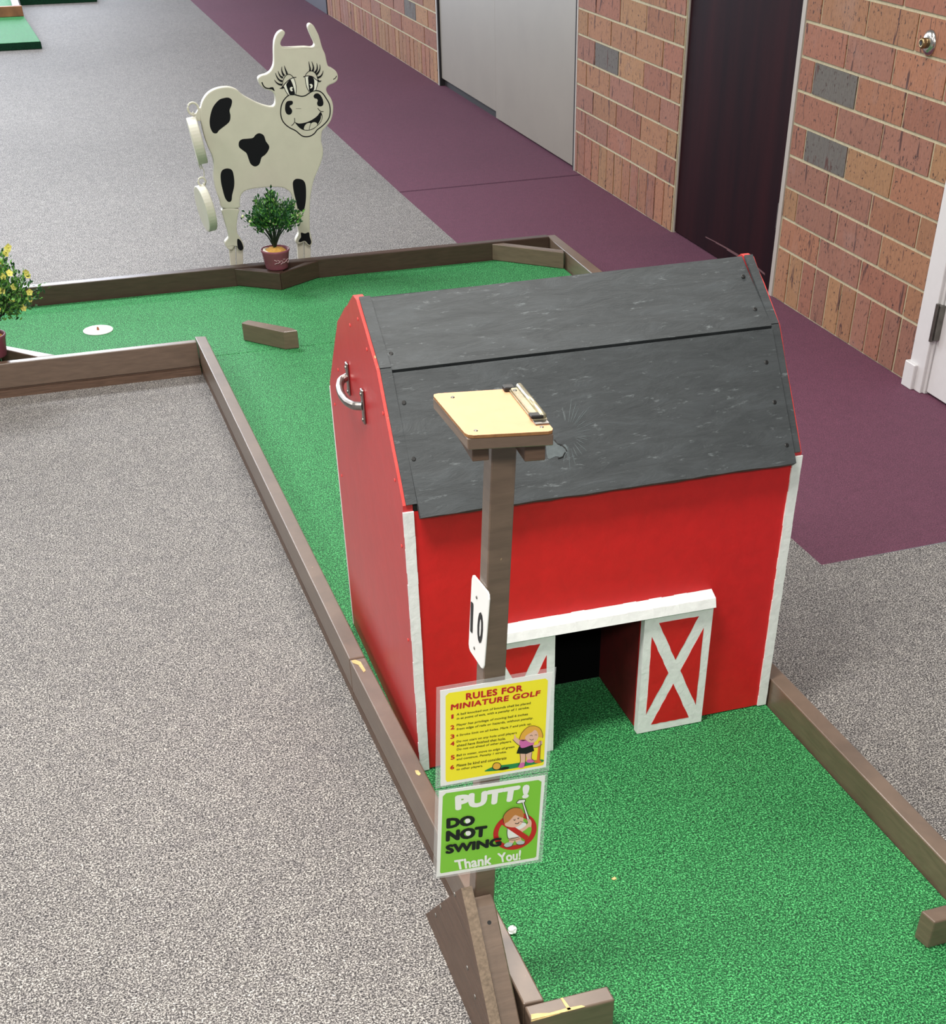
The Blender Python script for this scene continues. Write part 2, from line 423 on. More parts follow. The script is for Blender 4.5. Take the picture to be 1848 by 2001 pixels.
# ------------------------------------------------------------------ turf decks and rails
def deck(name, poly, label):
    bm = bmesh.new(); prism(bm, [(x, y, FL) for x, y in poly], (0, 0, -FL))
    bev(bm, 0.003)
    return tag(obj(name, bm, 'turf'), label, 'turf', 'green turf decks of the golf hole')
deck('turf_deck', [(-0.0385, 2.659), (-0.0195, 0.379), (0.0035, -0.762), (0.0035, -1.45), (0.8245, -1.45), (0.8245, -0.95), (0.8045, 0.12), (0.8105, 0.13), (0.8105, 2.659)], 'long green turf lane running forward under the red barn')
deck('turf_deck', [(-1.75, 2.661), (1.525, 2.661), (1.540, 3.4445), (-1.75, 3.4635)], 'wide green turf bed across the back holding the white cup')

RG = 'brown timber rails and boards edging the turf'
def rail(name, p0, p1, q1, q0, label, z1=RT, low=True, mat='brown', chips=(), group=None, cat='rail'):
    """p0,p1,q1,q0: plan corners of the timber; a lower deck board is a part of it"""
    t = thing(name, label, cat, (p0[0], p0[1], FL), group=RG)
    o = Vector((p0[0], p0[1], FL))
    bm = bmesh.new(); zb = -0.018 if low else 0.0005
    L = [Vector((*p, 0)) for p in (p0, p1, q1, q0)]
    hexa(bm, [Vector((p.x, p.y, zb)) - o for p in L] + [Vector((p.x, p.y, z1)) - o for p in L]); bev(bm, 0.003, 2)
    obj('top_board', bm, mat, t)
    if low:
        c = sum(L, Vector()) / 4
        bm = bmesh.new()
        sh = [p + (c - p).normalized() * 0.003 for p in L]
        cut = lambda zz0, zz1, ins: hexa(bm, [Vector((p.x, p.y, zz0)) - o + (Vector((c.x, c.y, 0)) - Vector((p.x, p.y, 0))) * ins for p in L] + [Vector((p.x, p.y, zz1)) - o + (Vector((c.x, c.y, 0)) - Vector((p.x, p.y, 0))) * ins for p in L])
        W = ((L[0] - L[3]).length)
        # inset only across the width
        def ins(k):
            e0 = (L[3] - L[0]).normalized() * k; e1 = (L[2] - L[1]).normalized() * k
            return [L[0] + e0, L[1] + e1, L[2] - e1, L[3] - e0]
        for zz0, zz1, k in ((-0.024, -0.0185, 0.005), (-0.05, -0.0245, 0.0015)):
            R_ = ins(k)
            hexa(bm, [Vector((p.x, p.y, zz0)) - o for p in R_] + [Vector((p.x, p.y, zz1)) - o for p in R_])
        obj('deck_board', bm, 'brown_grain', t)
    for cpts in chips:
        bm = bmesh.new(); prism(bm, [Vector(p) - o for p in cpts], (0, 0, 0.0008)); obj('bare_patch', bm, 'chip', t)
    return t
# left rail, two lengths
rail('rail', (-0.078, 2.69), (-0.058, 0.381), (-0.021, 0.381), (-0.040, 2.68), 'long brown timber rail left of the lane, far length from the corner to the joint')
rail('rail', (-0.058, 0.377), (-0.034, -0.760), (0.002, -0.762), (-0.0205, 0.377), 'near brown timber rail beside the barn, cracked at the joint and ending at the bottom',
     chips=[[(-0.055, 0.372, RT), (-0.046, 0.373, RT), (-0.036, 0.36, RT), (-0.034, 0.32, RT), (-0.040, 0.315, RT), (-0.044, 0.35, RT), (-0.054, 0.362, RT)],
            [(-0.030, -0.08, RT), (-0.024, -0.082, RT), (-0.022, -0.095, RT), (-0.027, -0.10, RT), (-0.031, -0.092, RT)]])
# right rail
rail('rail', (0.806, 0.12), (0.826, -0.95), (0.866, -0.95), (0.845, 0.12), 'tan topped brown rail on the right leading to the barn corner', low=True)
# rails of the back bed
rail('rail', (-1.75, 2.630), (-0.080, 2.630), (-0.080, 2.658), (-1.75, 2.658), 'brown side rail at the left above the carpet, ending at the long rail corner')
rail('rail', (-1.75, 3.466), (1.545, 3.448), (1.545, 3.486), (-1.75, 3.502), 'shaded brown rail along the back in front of the cow', z1=0.07, mat='brown_shaded')
rail('rail', (1.547, 3.49), (1.528, 2.66), (1.581, 2.66), (1.586, 3.49), 'brown end rail at the far right corner beside the purple carpet')
rail('rail', (0.846, 2.624), (1.58, 2.624), (1.58, 2.655), (0.846, 2.655), 'crosswise brown rail behind the barn closing the back turf on the right')
rail('rail', (0.812, 0.13), (0.812, 2.62), (0.850, 2.62), (0.850, 0.13), 'lengthwise brown rail behind the barn along the right side of the lane')
# corner brace board
rail('corner_board', (1.284, 3.446), (1.528, 3.225), (1.5395, 3.262), (1.335, 3.446), 'diagonal brown board across the far right corner of the turf', low=False, cat='board')
# V boards holding the pots
rail('corner_board', (0.190, 3.453), (0.352, 3.335), (0.3755, 3.365), (0.250, 3.453), 'short angled brown board left under the mauve pot at the back rail', low=False, mat='brown_shaded', cat='board')
rail('corner_board', (0.3535, 3.333), (0.535, 3.451), (0.478, 3.451), (0.377, 3.364), 'short angled brown board right under the mauve pot at the back rail', low=False, mat='brown_shaded', cat='board')
rail('corner_board', (-0.56, 2.660), (-0.745, 2.84), (-0.745, 2.80), (-0.620, 2.660), 'angled brown board right of the pot at the left edge', low=False, cat='board')
rail('corner_board', (-0.747, 2.84), (-0.93, 2.660), (-0.87, 2.660), (-0.747, 2.80), 'angled brown board left of the pot at the left edge', low=False, cat='board')
# stub boards at the tee
t = rail('end_board', (-0.034, -0.798), (0.112, -0.800), (0.112, -0.766), (-0.034, -0.765), 'short chipped brown board across the near end of the left rail', low=False, cat='board', mat='brown',
     chips=[[(-0.033, -0.797, RT), (0.03, -0.799, RT), (0.06, -0.799, RT), (0.055, -0.794, RT), (0.03, -0.792, RT), (0.0, -0.793, RT), (-0.02, -0.787, RT), (-0.03, -0.786, RT)],
            [(0.03, -0.797, RT), (0.036, -0.797, RT), (0.032, -0.768, RT), (0.028, -0.768, RT)]])
bm = bmesh.new(); prism(bm, [Vector(p) for p in [(0.0, -0.0008, 0.112), (0.03, -0.0008, 0.113), (0.05, -0.0008, 0.1145), (0.0, -0.0008, 0.1145)]], (0, 0.001, 0)); obj('bare_patch', bm, 'chip', t)
rail('end_board', (0.712, -0.812), (0.822, -0.812), (0.822, -0.778), (0.706, -0.778), 'short brown board stub at the right end of the tee', low=False, cat='board')
# left rail stub where the end board meets a lower deck piece under it
# loose block on the turf
t = thing('wooden_block', 'brown wooden block standing alone on the turf behind the barn', 'block', (0.11, 2.80, 0))
o = Vector((0.11, 2.80, 0)); bm = bmesh.new()
pl = [(0.105, 2.79), (0.232, 2.640), (0.283, 2.640), (0.270, 2.672), (0.135, 2.815)]
prism(bm, [Vector((x, y, 0.0005)) - o for x, y in pl], (0, 0, 0.062)); bev(bm, 0.002); obj('block_body', bm, 'brown', t)

# cup
t = thing('golf_cup', 'white oval cup disc with a small brown peg on the back turf', 'golf cup', (-0.393, 3.08, 0))
bm = bmesh.new(); lathe(bm, [(0.055, 0.0003), (0.055, 0.003), (0.051, 0.0045), (0.046, 0.003)], 40); obj('rim', bm, 'paper', t, True)
bm = bmesh.new(); lathe(bm, [(0.0495, 0.0004), (0.0495, 0.0030), (0.010, 0.0026)], 40); obj('disc', bm, 'paper', t)
bm = bmesh.new(); lathe(bm, [(0.005, 0.003), (0.0045, 0.010), (0.002, 0.014)], 12); obj('peg', bm, 'orangewood', t)

# crumbs
bm = bmesh.new(); bmesh.ops.create_icosphere(bm, subdivisions=2, radius=0.008)
for v_ in bm.verts: v_.co += Vector((rnd.uniform(-1, 1), rnd.uniform(-1, 1), rnd.uniform(-1, 1))) * 0.002
o = obj('paper_crumb', bm, 'paper'); o.location = (0.024, -0.53, 0.008); tag(o, 'tiny white paper crumb against the near left rail on the turf', 'crumb')
bm = bmesh.new(); prism(bm, [(0, 0, 0), (0.008, 0.002, 0), (0.009, -0.004, 0), (0.003, -0.005, 0)], (0, 0, 0.002))
o = obj('wood_chip', bm, 'chip'); o.location = (0.25, -0.452, 0.001); tag(o, 'tiny tan wood chip on the near turf right of the green sign', 'crumb')

# far course at top left
t = thing('far_turf_platform', 'low green turf platform at the top left corner', 'platform', (-0.22, 10.1, FL), group='far green platforms')
o = Vector((-0.22, 10.1, FL))
bm = bmesh.new(); prism(bm, [Vector(p) - o for p in [(-3.2, 10.10, FL), (-0.215, 10.10, FL), (-0.275, 11.56, FL), (-0.30, 13.6, FL), (-3.2, 13.6, FL)]], (0, 0, 0.05)); bev(bm, 0.006, 2)
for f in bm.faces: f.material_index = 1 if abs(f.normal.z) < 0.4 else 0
obj('turf_top', bm, ['turf', 'turf_side'], t)
bm = bmesh.new(); box(bm, Vector((-3.2, 11.50, 0.0005)) - o, Vector((-0.275, 11.54, 0.075)) - o); bev(bm, 0.003); obj('front_board', bm, 'orangewood', t)
bm = bmesh.new(); box(bm, Vector((-0.345, 11.545, 0.0005)) - o, Vector((-0.29, 13.6, 0.078)) - o); bev(bm, 0.003); obj('side_board', bm, 'whitewood', t)
t = thing('far_turf_platform', 'dark green platform edge beyond the carpet at the very top', 'platform', (0.4, 12.64, FL), group='far green platforms')
bm = bmesh.new(); box(bm, (-0.66, 0, 0), (0.02, 1.4, 0.06)); bev(bm, 0.005, 2)
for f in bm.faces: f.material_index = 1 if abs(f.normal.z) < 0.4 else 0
obj('turf_top', bm, ['turf', 'turf_side'], t)

# ------------------------------------------------------------------ barn
YAW = -0.0136
barn = thing('toy_barn', 'red plywood barn with charcoal gambrel roof straddling the turf lane', 'barn', (0, 0, 0), (0, 0, YAW))
LN, DP = 0.80, 0.635
profL = [(0.0, 0.003), (0.0, 0.592), (0.139, 0.786), (0.272, 0.868), (0.30, 0.868), (0.480, 0.768), (0.638, 0.594), (0.640, 0.003)]
profR = [(0.0, 0.003), (0.0, 0.585), (0.148, 0.780), (0.285, 0.868), (0.31, 0.868), (0.480, 0.768), (0.638, 0.594), (0.640, 0.003)]
def panel(x0, x1, prof, name, mats):
    bm = bmesh.new()
    # ragged saw-cut edge, subdivided
    P = []
    for i in range(len(prof)):
        a = Vector((0, *prof[i])); b2 = Vector((0, *prof[(i + 1) % len(prof)]))
        n = max(1, int((b2 - a).length / 0.03))
        for k in range(n):
            q = a.lerp(b2, k / n)
            if k and a.z > 0.5 and b2.z > 0.5: q += Vector((0, rnd.uniform(-1, 1), rnd.uniform(-1, 1))) * 0.0015
            P.append(Vector((x0, q.y, q.z)))
    prism(bm, P, (x1 - x0, 0, 0))
    bmesh.ops.recalc_face_normals(bm, faces=bm.faces[:])
    for f in bm.faces:
        if abs(f.normal.x) < 0.5 and f.calc_center_median().z > 0.58: f.material_index = 1
    return obj(name, bm, mats, barn)
endL = panel(0.0, 0.018, profL, 'end_panel', ['red_sheen', 'red_edge'])
endR = panel(0.784, 0.801, profR, 'end_panel', ['red_sheen', 'red_edge'])
# white corner trims (front and back edges of end panels)
for nm, x0, x1 in (('corner_trim', -0.001, 0.019), ('corner_trim', 0.782, 0.8025)):
    bm = bmesh.new()
    n = 24
    for i in range(n):
        z0 = 0.003 + i * 0.577 / n; z1 = 0.003 + (i + 1) * 0.577 / n
        e = rnd.uniform(-0.0008, 0.0008)
        box(bm, (x0 + e, -0.004, z0), (x1 + e * 0.5, -0.0002, z1))
    bmesh.ops.remove_doubles(bm, verts=bm.verts[:], dist=0.0001)
    obj(nm, bm, 'white', barn)
    bm = bmesh.new(); box(bm, (x0, 0.6402, 0.003), (x1, 0.643, 0.585)); obj(nm, bm, 'white', barn)
# front wall with opening
OX0, OX1, OZ = 0.285, 0.488, 0.305
def wall(y0, y1, name):
    bm = bmesh.new()
    ws = []
    n = 26
    xs = [0.0181 + (0.7657) * i / n for i in range(n + 1)]
    pts = [(x, y0, 0.004 + rnd.uniform(-0.0015, 0.0018)) for x in xs if x < OX0] + [(OX0, y0, 0.004), (OX0, y0, OZ), (OX1, y0, OZ), (OX1, y0, 0.004)] + \
          [(x, y0, 0.004 + rnd.uniform(-0.0015, 0.0018)) for x in xs if x > OX1] + [(0.7838, y0, 0.578), (0.0181, y0, 0.578)]
    prism(bm, pts, (0, y1 - y0, 0))
    return obj(name, bm, 'red', barn)
wall(0.0, 0.014, 'front_wall'); wall(0.622, 0.636, 'back_wall')
# tunnel
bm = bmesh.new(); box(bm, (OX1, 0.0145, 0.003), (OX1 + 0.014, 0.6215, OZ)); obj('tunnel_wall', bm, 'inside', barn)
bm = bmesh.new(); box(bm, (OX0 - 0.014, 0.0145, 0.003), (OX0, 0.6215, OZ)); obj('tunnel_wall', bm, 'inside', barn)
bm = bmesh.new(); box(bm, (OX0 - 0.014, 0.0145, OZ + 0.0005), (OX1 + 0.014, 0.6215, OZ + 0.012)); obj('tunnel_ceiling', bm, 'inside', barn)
bm = bmesh.new(); box(bm, (OX0 + 0.0005, 0.222, 0.003), (OX1 - 0.0005, 0.234, OZ - 0.001)); obj('tunnel_dark_panel', bm, 'pitch', barn)  # added black panel stands in for the darkness deep in the tunnel
# header
bm = bmesh.new(); n = 18
for i in range(n):
    x0 = 0.134 + i * 0.503 / n; x1 = 0.134 + (i + 1) * 0.503 / n; e = rnd.uniform(-0.0008, 0.0008)
    hexa(bm, [(x0, -0.030, 0.2905), (x1, -0.030, 0.2905), (x1, -0.0005, 0.2905), (x0, -0.0005, 0.2905), (x0, -0.024, 0.309 + e), (x1, -0.024, 0.309 + e), (x1, -0.0005, 0.318 + e), (x0, -0.0005, 0.318 + e)])
bmesh.ops.remove_doubles(bm, verts=bm.verts[:], dist=0.0001)
obj('door_header', bm, 'white', barn)
# doors with X
def barn_door(x0, x1):
    z0, z1 = 0.002, 0.290; yb, yf = -0.0008, -0.019
    bm = bmesh.new(); box(bm, (x0, yf, z0), (x1, yb, z1), 0)
    bmesh.ops.recalc_face_normals(bm, faces=bm.faces[:])
    d = obj('door', bm, 'white', barn)
    # painted red triangles, the white being the frame and the cross
    fw = 0.018; xw = 0.0125
    a0, a1, c0, c1 = x0 + fw, x1 - fw, z0 + fw * 1.0, z1 - fw * 1.1
    cx, cz = (a0 + a1) / 2, (c0 + c1) / 2
    w, h = a1 - a0, c1 - c0; L = math.hypot(w, h)
    dx = xw * L / h; dz = xw * L / w
    bm = bmesh.new()
    def tri(p):
        # slightly ragged paint edge
        q = []
        for i in range(3):
            a = Vector((p[i][0], 0, p[i][1])); b3 = Vector((p[(i + 1) % 3][0], 0, p[(i + 1) % 3][1]))
            for k in range(8):
                r_ = a.lerp(b3, k / 8)
                q.append((r_.x + (rnd.uniform(-.0007, .0007) if k else 0), yf - 0.0006, r_.z + (rnd.uniform(-.0007, .0007) if k else 0)))
        prism(bm, q, (0, 0.0005, 0))
    tri([(a0 + dx, c1), (a1 - dx, c1), (cx, cz + dz)])
    tri([(a0 + dx, c0), (a1 - dx, c0), (cx, cz - dz)])
    tri([(a0, c0 + dz), (a0, c1 - dz), (cx - dx, cz)])
    tri([(a1, c0 + dz), (a1, c1 - dz), (cx + dx, cz)])
    obj('red_inset', bm, 'red', d)
    return d
barn_door(0.484, 0.637); barn_door(0.134, 0.290)
# roof: black edge boards, upper and lower panels
def roofslab(x0, x1, aL, bL, aR, bR, th, name, mat, rag=0.0):
    """a = lower edge, b = upper edge (y,z); thickness th outward"""
    bm = bmesh.new()
    def nrm(a, b2):
        d = Vector((0, b2[0] - a[0], b2[1] - a[1])).normalized(); nn = Vector((0, -d.z, d.y))
        return nn if nn.z > 0 else -nn
    nL, nR = nrm(aL, bL), nrm(aR, bR)
    nx = 24; ny = 6
    grid = {}
    for s in (0, 1):
        for i in range(nx + 1):
            for j in range(ny + 1):
                u, w = i / nx, j / ny
                pL = Vector((x0, *aL)).lerp(Vector((x0, *bL)), w) + nL * th * s
                pR = Vector((x1, *aR)).lerp(Vector((x1, *bR)), w) + nR * th * s
                p = pL.lerp(pR, u)
                if j == 0 and rag: p += (Vector((0, *aL)) - Vector((0, *bL))).normalized() * rnd.uniform(-rag, rag)
                grid[s, i, j] = bm.verts.new(p)
    for i in range(nx):
        for j in range(ny):
            for s in (0, 1): bm.faces.new([grid[s, i, j], grid[s, i + 1, j], grid[s, i + 1, j + 1], grid[s, i, j + 1]])
    for i in range(nx):
        for j in (0, ny): bm.faces.new([grid[0, i, j], grid[0, i + 1, j], grid[1, i + 1, j], grid[1, i, j]])
    for j in range(ny):
        for i in (0, nx): bm.faces.new([grid[0, i, j], grid[0, i, j + 1], grid[1, i, j + 1], grid[1, i, j]])
    return obj(name, bm, mat, barn)
# edge boards (lower level)
roofslab(0.0055, 0.0260, (0.0, 0.592), (0.139, 0.7865), (0.0, 0.592), (0.139, 0.7865), 0.0045, 'roof_edge_board', 'roof')
roofslab(0.0055, 0.0260, (0.139, 0.7865), (0.274, 0.869), (0.139, 0.7865), (0.274, 0.869), 0.0045, 'roof_edge_board', 'roof')
roofslab(0.7793, 0.7965, (0.0, 0.586), (0.148, 0.781), (0.0, 0.586), (0.148, 0.781), 0.005, 'roof_edge_board', 'roof')
roofslab(0.7793, 0.7965, (0.148, 0.781), (0.286, 0.869), (0.148, 0.781), (0.286, 0.869), 0.005, 'roof_edge_board', 'roof')
E_, KL_, KR_, PL_, PR_ = (-0.014, 0.569), (0.146, 0.772), (0.146, 0.772), (0.288, 0.855), (0.300, 0.858)
lowp = roofslab(0.0262, 0.779, E_, KL_, E_, KR_, 0.012, 'roof_panel', 'roof', 0.0012)
upp = roofslab(0.0262, 0.779, (0.1464, 0.7731), PL_, (0.1464, 0.7731), PR_, 0.012, 'roof_panel', 'roof')
roofslab(0.0305, 0.7735, (0.485, 0.762), (0.295, 0.853), (0.485, 0.762), (0.295, 0.853), 0.010, 'roof_panel', 'roof')
roofslab(0.0305, 0.7735, (0.655, 0.572), (0.487, 0.760), (0.655, 0.572), (0.487, 0.760), 0.010, 'roof_panel', 'roof')
# dark gaps under the eaves
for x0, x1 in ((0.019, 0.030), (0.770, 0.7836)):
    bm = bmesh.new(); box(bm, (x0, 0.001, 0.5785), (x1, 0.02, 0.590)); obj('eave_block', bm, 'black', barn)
# knot hole, cracks and screws on the lower front roof
nl = Vector((0, -(KL_[1] - E_[1]), (KL_[0] - E_[0]))).normalized(); nl = nl if nl.z > 0 else -nl
nu = Vector((0, -(PL_[1] - KL_[1]), (PL_[0] - KL_[0]))).normalized(); nu = nu if nu.z > 0 else -nu
def onroof(px, py, upper=False):
    """point of the roof surface, in barn coordinates"""
    R_ = Matrix.Rotation(-YAW, 3, 'Z'); o_ = R_ @ CAM_LOC
    d = R_ @ (CM @ Vector(((px - PPX) / FPX, -(py - PPY) / FPX, -1.0)))
    nn = nu if upper else nl; p0 = Vector((0, *(KL_ if upper else E_))) + nn * 0.0122
    return o_ + d * ((p0 - o_).dot(nn) / d.dot(nn)), nn
def discs(name, lst, r, mat, th=0.0012):
    for px, py, up in lst:
        p, nn = onroof(px, py, up); bm = bmesh.new()
        q = nn.to_track_quat('Z', 'Y').to_matrix().to_4x4(); q.translation = p
        lathe(bm, [(r, -0.0008), (r, th * 0.4), (r * 0.7, th)], 12, mat=q); obj(name, bm, mat, barn)
discs('screw', [(789, 787, 0), (808, 897, 0), (764, 691, 1), (1497, 708, 0), (1513, 786, 0), (1537, 870, 0), (1475, 604, 1), (1452, 540, 1)], 0.0042, 'rubber')
p1 = [(1068, 864), (1085, 861), (1095, 872), (1104, 868), (1109, 880), (1100, 893), (1085, 892), (1070, 896)]
bm = bmesh.new(); ngon_fill(bm, [onroof(x, y)[0] + nl * 0.0004 for x, y in smoothloop(p1, 3)]); kn = obj('knot_patch', bm, 'roofknot', barn)
bm = bmesh.new()
for L in ([(1082, 860), (1090, 868), (1097, 870), (1104, 876), (1107, 882)], [(1104, 884), (1099, 893), (1090, 896)]):
    tube(bm, [onroof(x, y)[0] + nl * 0.0004 for x, y in L], 0.0013, 6)
obj('knot_crack', bm, 'rubber', kn)
bm = bmesh.new()
for k in range(26):
    a_ = math.radians(-150 + k * 11 + rnd.uniform(-4, 4)); r0, r1 = rnd.uniform(22, 30), rnd.uniform(45, 78)
    L = [(1108 + math.cos(a_) * rr * 0.8, 848 + math.sin(a_) * rr) for rr in (r0, (r0 + r1) / 2, r1)]
    if all(x > 1090 or y < 760 for x, y in L): tube(bm, [onroof(x, y)[0] - nl * 0.0002 for x, y in L], [0.0003, 0.0008, 0.0003], 5)
obj('grain_ridges', bm, 'roofknot', kn)
# handle on the left end
hb = thing('handle_base_tmp', None, None); bpy.data.objects.remove(hb)
bm = bmesh.new()
for yy, z0, z1 in ((0.408, 0.648, 0.712), (0.276, 0.640, 0.706)):
    box(bm, (-0.005, yy - 0.008, z0), (-0.0005, yy + 0.008, z1))
bev(bm, 0.0015)
path = [(-0.004, 0.408, 0.684), (-0.018, 0.402, 0.681), (-0.027, 0.376, 0.676), (-0.030, 0.342, 0.673), (-0.027, 0.308, 0.672), (-0.018, 0.283, 0.673), (-0.004, 0.276, 0.674)]
sp = []
for i in range(len(path) - 1):
    for k in range(4):
        sp.append(Vector(path[i]).lerp(Vector(path[i + 1]), k / 4))
sp.append(Vector(path[-1]))
for a_ in range(1, len(sp) - 1): sp[a_] = (sp[a_ - 1] + sp[a_] * 2 + sp[a_ + 1]) / 4
tube(bm, sp, 0.0078, 12)
hd = obj('handle', bm, 'steel', barn)
for yy, z in ((0.408, 0.703), (0.408, 0.656), (0.276, 0.697), (0.276, 0.648)):
    bm = bmesh.new(); lathe(bm, [(0.004, 0), (0.0035, 0.002)], 10, mat=Matrix.Translation((-0.0052, yy, z)) @ R90); obj('screw', bm, 'zinc', hd)
# screws down the left panel
for yy, z in ((0.27, 0.835), (0.21, 0.80), (0.35, 0.80), (0.11, 0.72), (0.05, 0.62), (0.52, 0.66), (0.60, 0.56), (0.60, 0.40), (0.03, 0.50), (0.03, 0.3)):
    bm = bmesh.new(); lathe(bm, [(0.0035, 0), (0.003, 0.0012)], 10, mat=Matrix.Translation((-0.0002, yy, z)) @ R90); obj('screw', bm, 'red_edge', barn)

# ------------------------------------------------------------------ score post with its wedge base
YF = -0.63          # front face of the post
post = thing('score_post', 'leaning brown wooden post with a small shelf top and wedge foot beside the near rail', 'post', (-0.06, -0.615, FL))
PO = Vector((-0.06, -0.615, FL))
def pp4(z, dx=0.0):
    xl = -0.0865 + (z - FL) * 0.0560; return xl
bm = bmesh.new()
za, zb = FL + 0.0005, 0.962
cs = []
for z in (za, zb):
    xl = pp4(z)
    cs += [(xl, YF, z), (xl + 0.0335, YF, z), (xl + 0.0335, YF + 0.032, z), (xl, YF + 0.032, z)]
hexa(bm, [Vector(c) - PO for c in cs]); bev(bm, 0.0015); obj('post_shaft', bm, 'brown', post)
# diagonal brace in front
bm = bmesh.new()
bx0, bx1 = -0.079, -0.0455
pr = [(-0.6315, 0.205), (-0.655, 0.200), (-0.8505, -0.0495), (-0.800, -0.0495), (-0.6315, 0.150)]
prism(bm, [Vector((bx0, y, z)) - PO for y, z in pr], (bx1 - bx0, 0, 0)); bev(bm, 0.002); obj('brace', bm, 'brown', post)
bm = bmesh.new()
prism(bm, [Vector((bx0, y, z)) - PO for y, z in [(-0.597, 0.15), (-0.597, 0.07), (-0.45, -0.0495), (-0.40, -0.0495)]], (bx1 - bx0, 0, 0)); obj('brace', bm, 'brown', post)
# gusset plate
bm = bmesh.new()
pl = [(-0.355, -0.0495), (-0.420, 0.035), (-0.636, 0.232), (-0.860, -0.0495)]
bl, bh = -0.0985, -0.080
a_ = [(-0.378, -0.0495), (-0.640, 0.238), (-0.668, 0.207), (-0.862, -0.0495)]
prism(bm, [Vector((bl, y, z)) - PO for y, z in a_], (bh - bl, 0, 0))
bmesh.ops.recalc_face_normals(bm, faces=bm.faces[:])
for f in bm.faces:
    f.material_index = 1 if abs(f.normal.x) < 0.5 else 0
g = obj('gusset_plate', bm, ['brown_grain', 'rawedge'], post)
for y, z in ((-0.50, 0.075), (-0.60, 0.19), (-0.66, 0.075), (-0.70, 0.045), (-0.46, 0.02)):
    bm = bmesh.new(); lathe(bm, [(0.0045, 0), (0.004, 0.0012)], 10, mat=Matrix.Translation(Vector((bl, y, z)) - PO) @ R90); obj('screw', bm, 'zinc', g)
for (px, py) in ((950, 1787),):
    bm = bmesh.new()
    p = un(px, py, X=-0.06)
    q = Vector((-0.062, -0.6715, 0.179)) - PO
    nn = Vector((0, -0.79, 0.61)); qm = nn.to_track_quat('Z', 'Y').to_matrix().to_4x4(); qm.translation = q
    lathe(bm, [(0.0035, -0.002), (0.0035, 0.0006)], 12, mat=qm); obj('screw_hole', bm, 'rubber', post)
# shelf: board and two battens
ZC = 1.0
cl = [un(843, 769, Z=1.003), un(1016, 758, Z=0.998), un(1084, 842, Z=0.997), un(912, 851, Z=1.002)]
ctr = sum(cl, Vector()) / 4
bd = [p + (ctr - p) * 0.02 + Vector((0, 0, -0.0045)) for p in cl]
bm = bmesh.new(); hexa(bm, [p + Vector((0, 0, -0.014)) - PO for p in bd] + [p - PO for p in bd]); bev(bm, 0.001); obj('shelf_board', bm, 'brown', post)
def batten(pa, pb, nm):
    zt = 0.9775
    A = un(pa, 871, Z=zt - 0.004); B = un(pb, 868, Z=zt - 0.004)
    A.y += 0.004; B.y += 0.004
    dirb = Vector((0.006, 0.105, 0))
    bm = bmesh.new()
    lowr = 0.026
    ring = [A, B, B + dirb, A + dirb]
    for q in ring: q.z = 0
    hexa(bm, [Vector((q.x, q.y, zt - lowr)) - PO for q in ring] + [Vector((q.x, q.y, zt + 0.003)) - PO for q in ring]); bev(bm, 0.001)
    obj(nm, bm, 'brown_grain', post)
batten(924, 957, 'batten'); batten(1027, 1068, 'batten')

# clipboard
t = thing('clipboard', 'small tan hardboard clipboard with a metal clip lying on top of the post', 'clipboard', (ctr.x, ctr.y, 0.997))
o = Vector((ctr.x, ctr.y, 0.997))
bm = bmesh.new()
# rounded corners
P = []
for i in range(4):
    p, pv, nx_ = cl[i], cl[i - 1], cl[(i + 1) % 4]
    for k, (w0, w1) in enumerate(((1, 0), (0.3, 0.3), (0, 1))):
        r_ = 0.008
        P.append(p + (pv - p).normalized() * r_ * (w0 if k != 1 else 0.3) + (nx_ - p).normalized() * r_ * (w1 if k != 1 else 0.3))
prism(bm, [p + Vector((0, 0, -0.0038)) - o for p in P], (0, 0, 0.0036))
bmesh.ops.recalc_face_normals(bm, faces=bm.faces[:])
for f in bm.faces: f.material_index = 0 if abs(f.normal.z) > 0.7 else 1
obj('board', bm, ['hardboard', 'hardboard_edge'], t)
eR = (cl[2] - cl[1]); eU = (cl[0] - cl[1]).normalized(); eN = Vector((0, 0, 1)); eRn = eR.normalized()
def CP(a, u, h): return cl[1] + eR * a + eU * u + eN * h - o
def slab(a0, a1, u0, u1, h0, h1, name, mat, bvw=0.0006, par=None):
    bm = bmesh.new(); hexa(bm, [CP(a0, u0, h0), CP(a1, u0, h0), CP(a1, u1, h0), CP(a0, u1, h0), CP(a0, u0, h1), CP(a1, u0, h1), CP(a1, u1, h1), CP(a0, u1, h1)])
    if bvw: bev(bm, bvw)
    return obj(name, bm, mat, par or t)
clipo = slab(0.05, 0.78, -0.001, 0.018, 0.0004, 0.003, 'clip', 'clipmetal')
bm = bmesh.new(); tube(bm, [CP(0.06, 0.004, 0.0055), CP(0.77, 0.004, 0.0055)], 0.0042, 12); obj('clip_roll', bm, 'clipmetal', clipo, True)
slab(0.10, 0.73, 0.008, 0.017, 0.0031, 0.0065, 'clip_lever', 'clipmetal', 0.0012, clipo)
slab(0.0, 0.085, 0.010, 0.024, 0.0003, 0.006, 'rubber_corner', 'rubber', 0.001, clipo)
slab(0.70, 0.78, 0.004, 0.020, 0.0032, 0.0075, 'rubber_corner', 'rubber', 0.001, clipo)
slab(0.78, 0.86, 0.0, 0.018, 0.0004, 0.002, 'clip_foot', 'steel', 0.0005, clipo)
for a_, u_ in ((0.12, 0.093), (0.88, 0.093), (0.90, 0.012), (0.17, 0.014)):
    bm = bmesh.new(); lathe(bm, [(0.0026, 0), (0.002, 0.0010)], 12, mat=Matrix.Translation(CP(a_, u_, 0.0 if a_ != 0.17 else 0.0066))); obj('screw', bm, 'zinc', t)

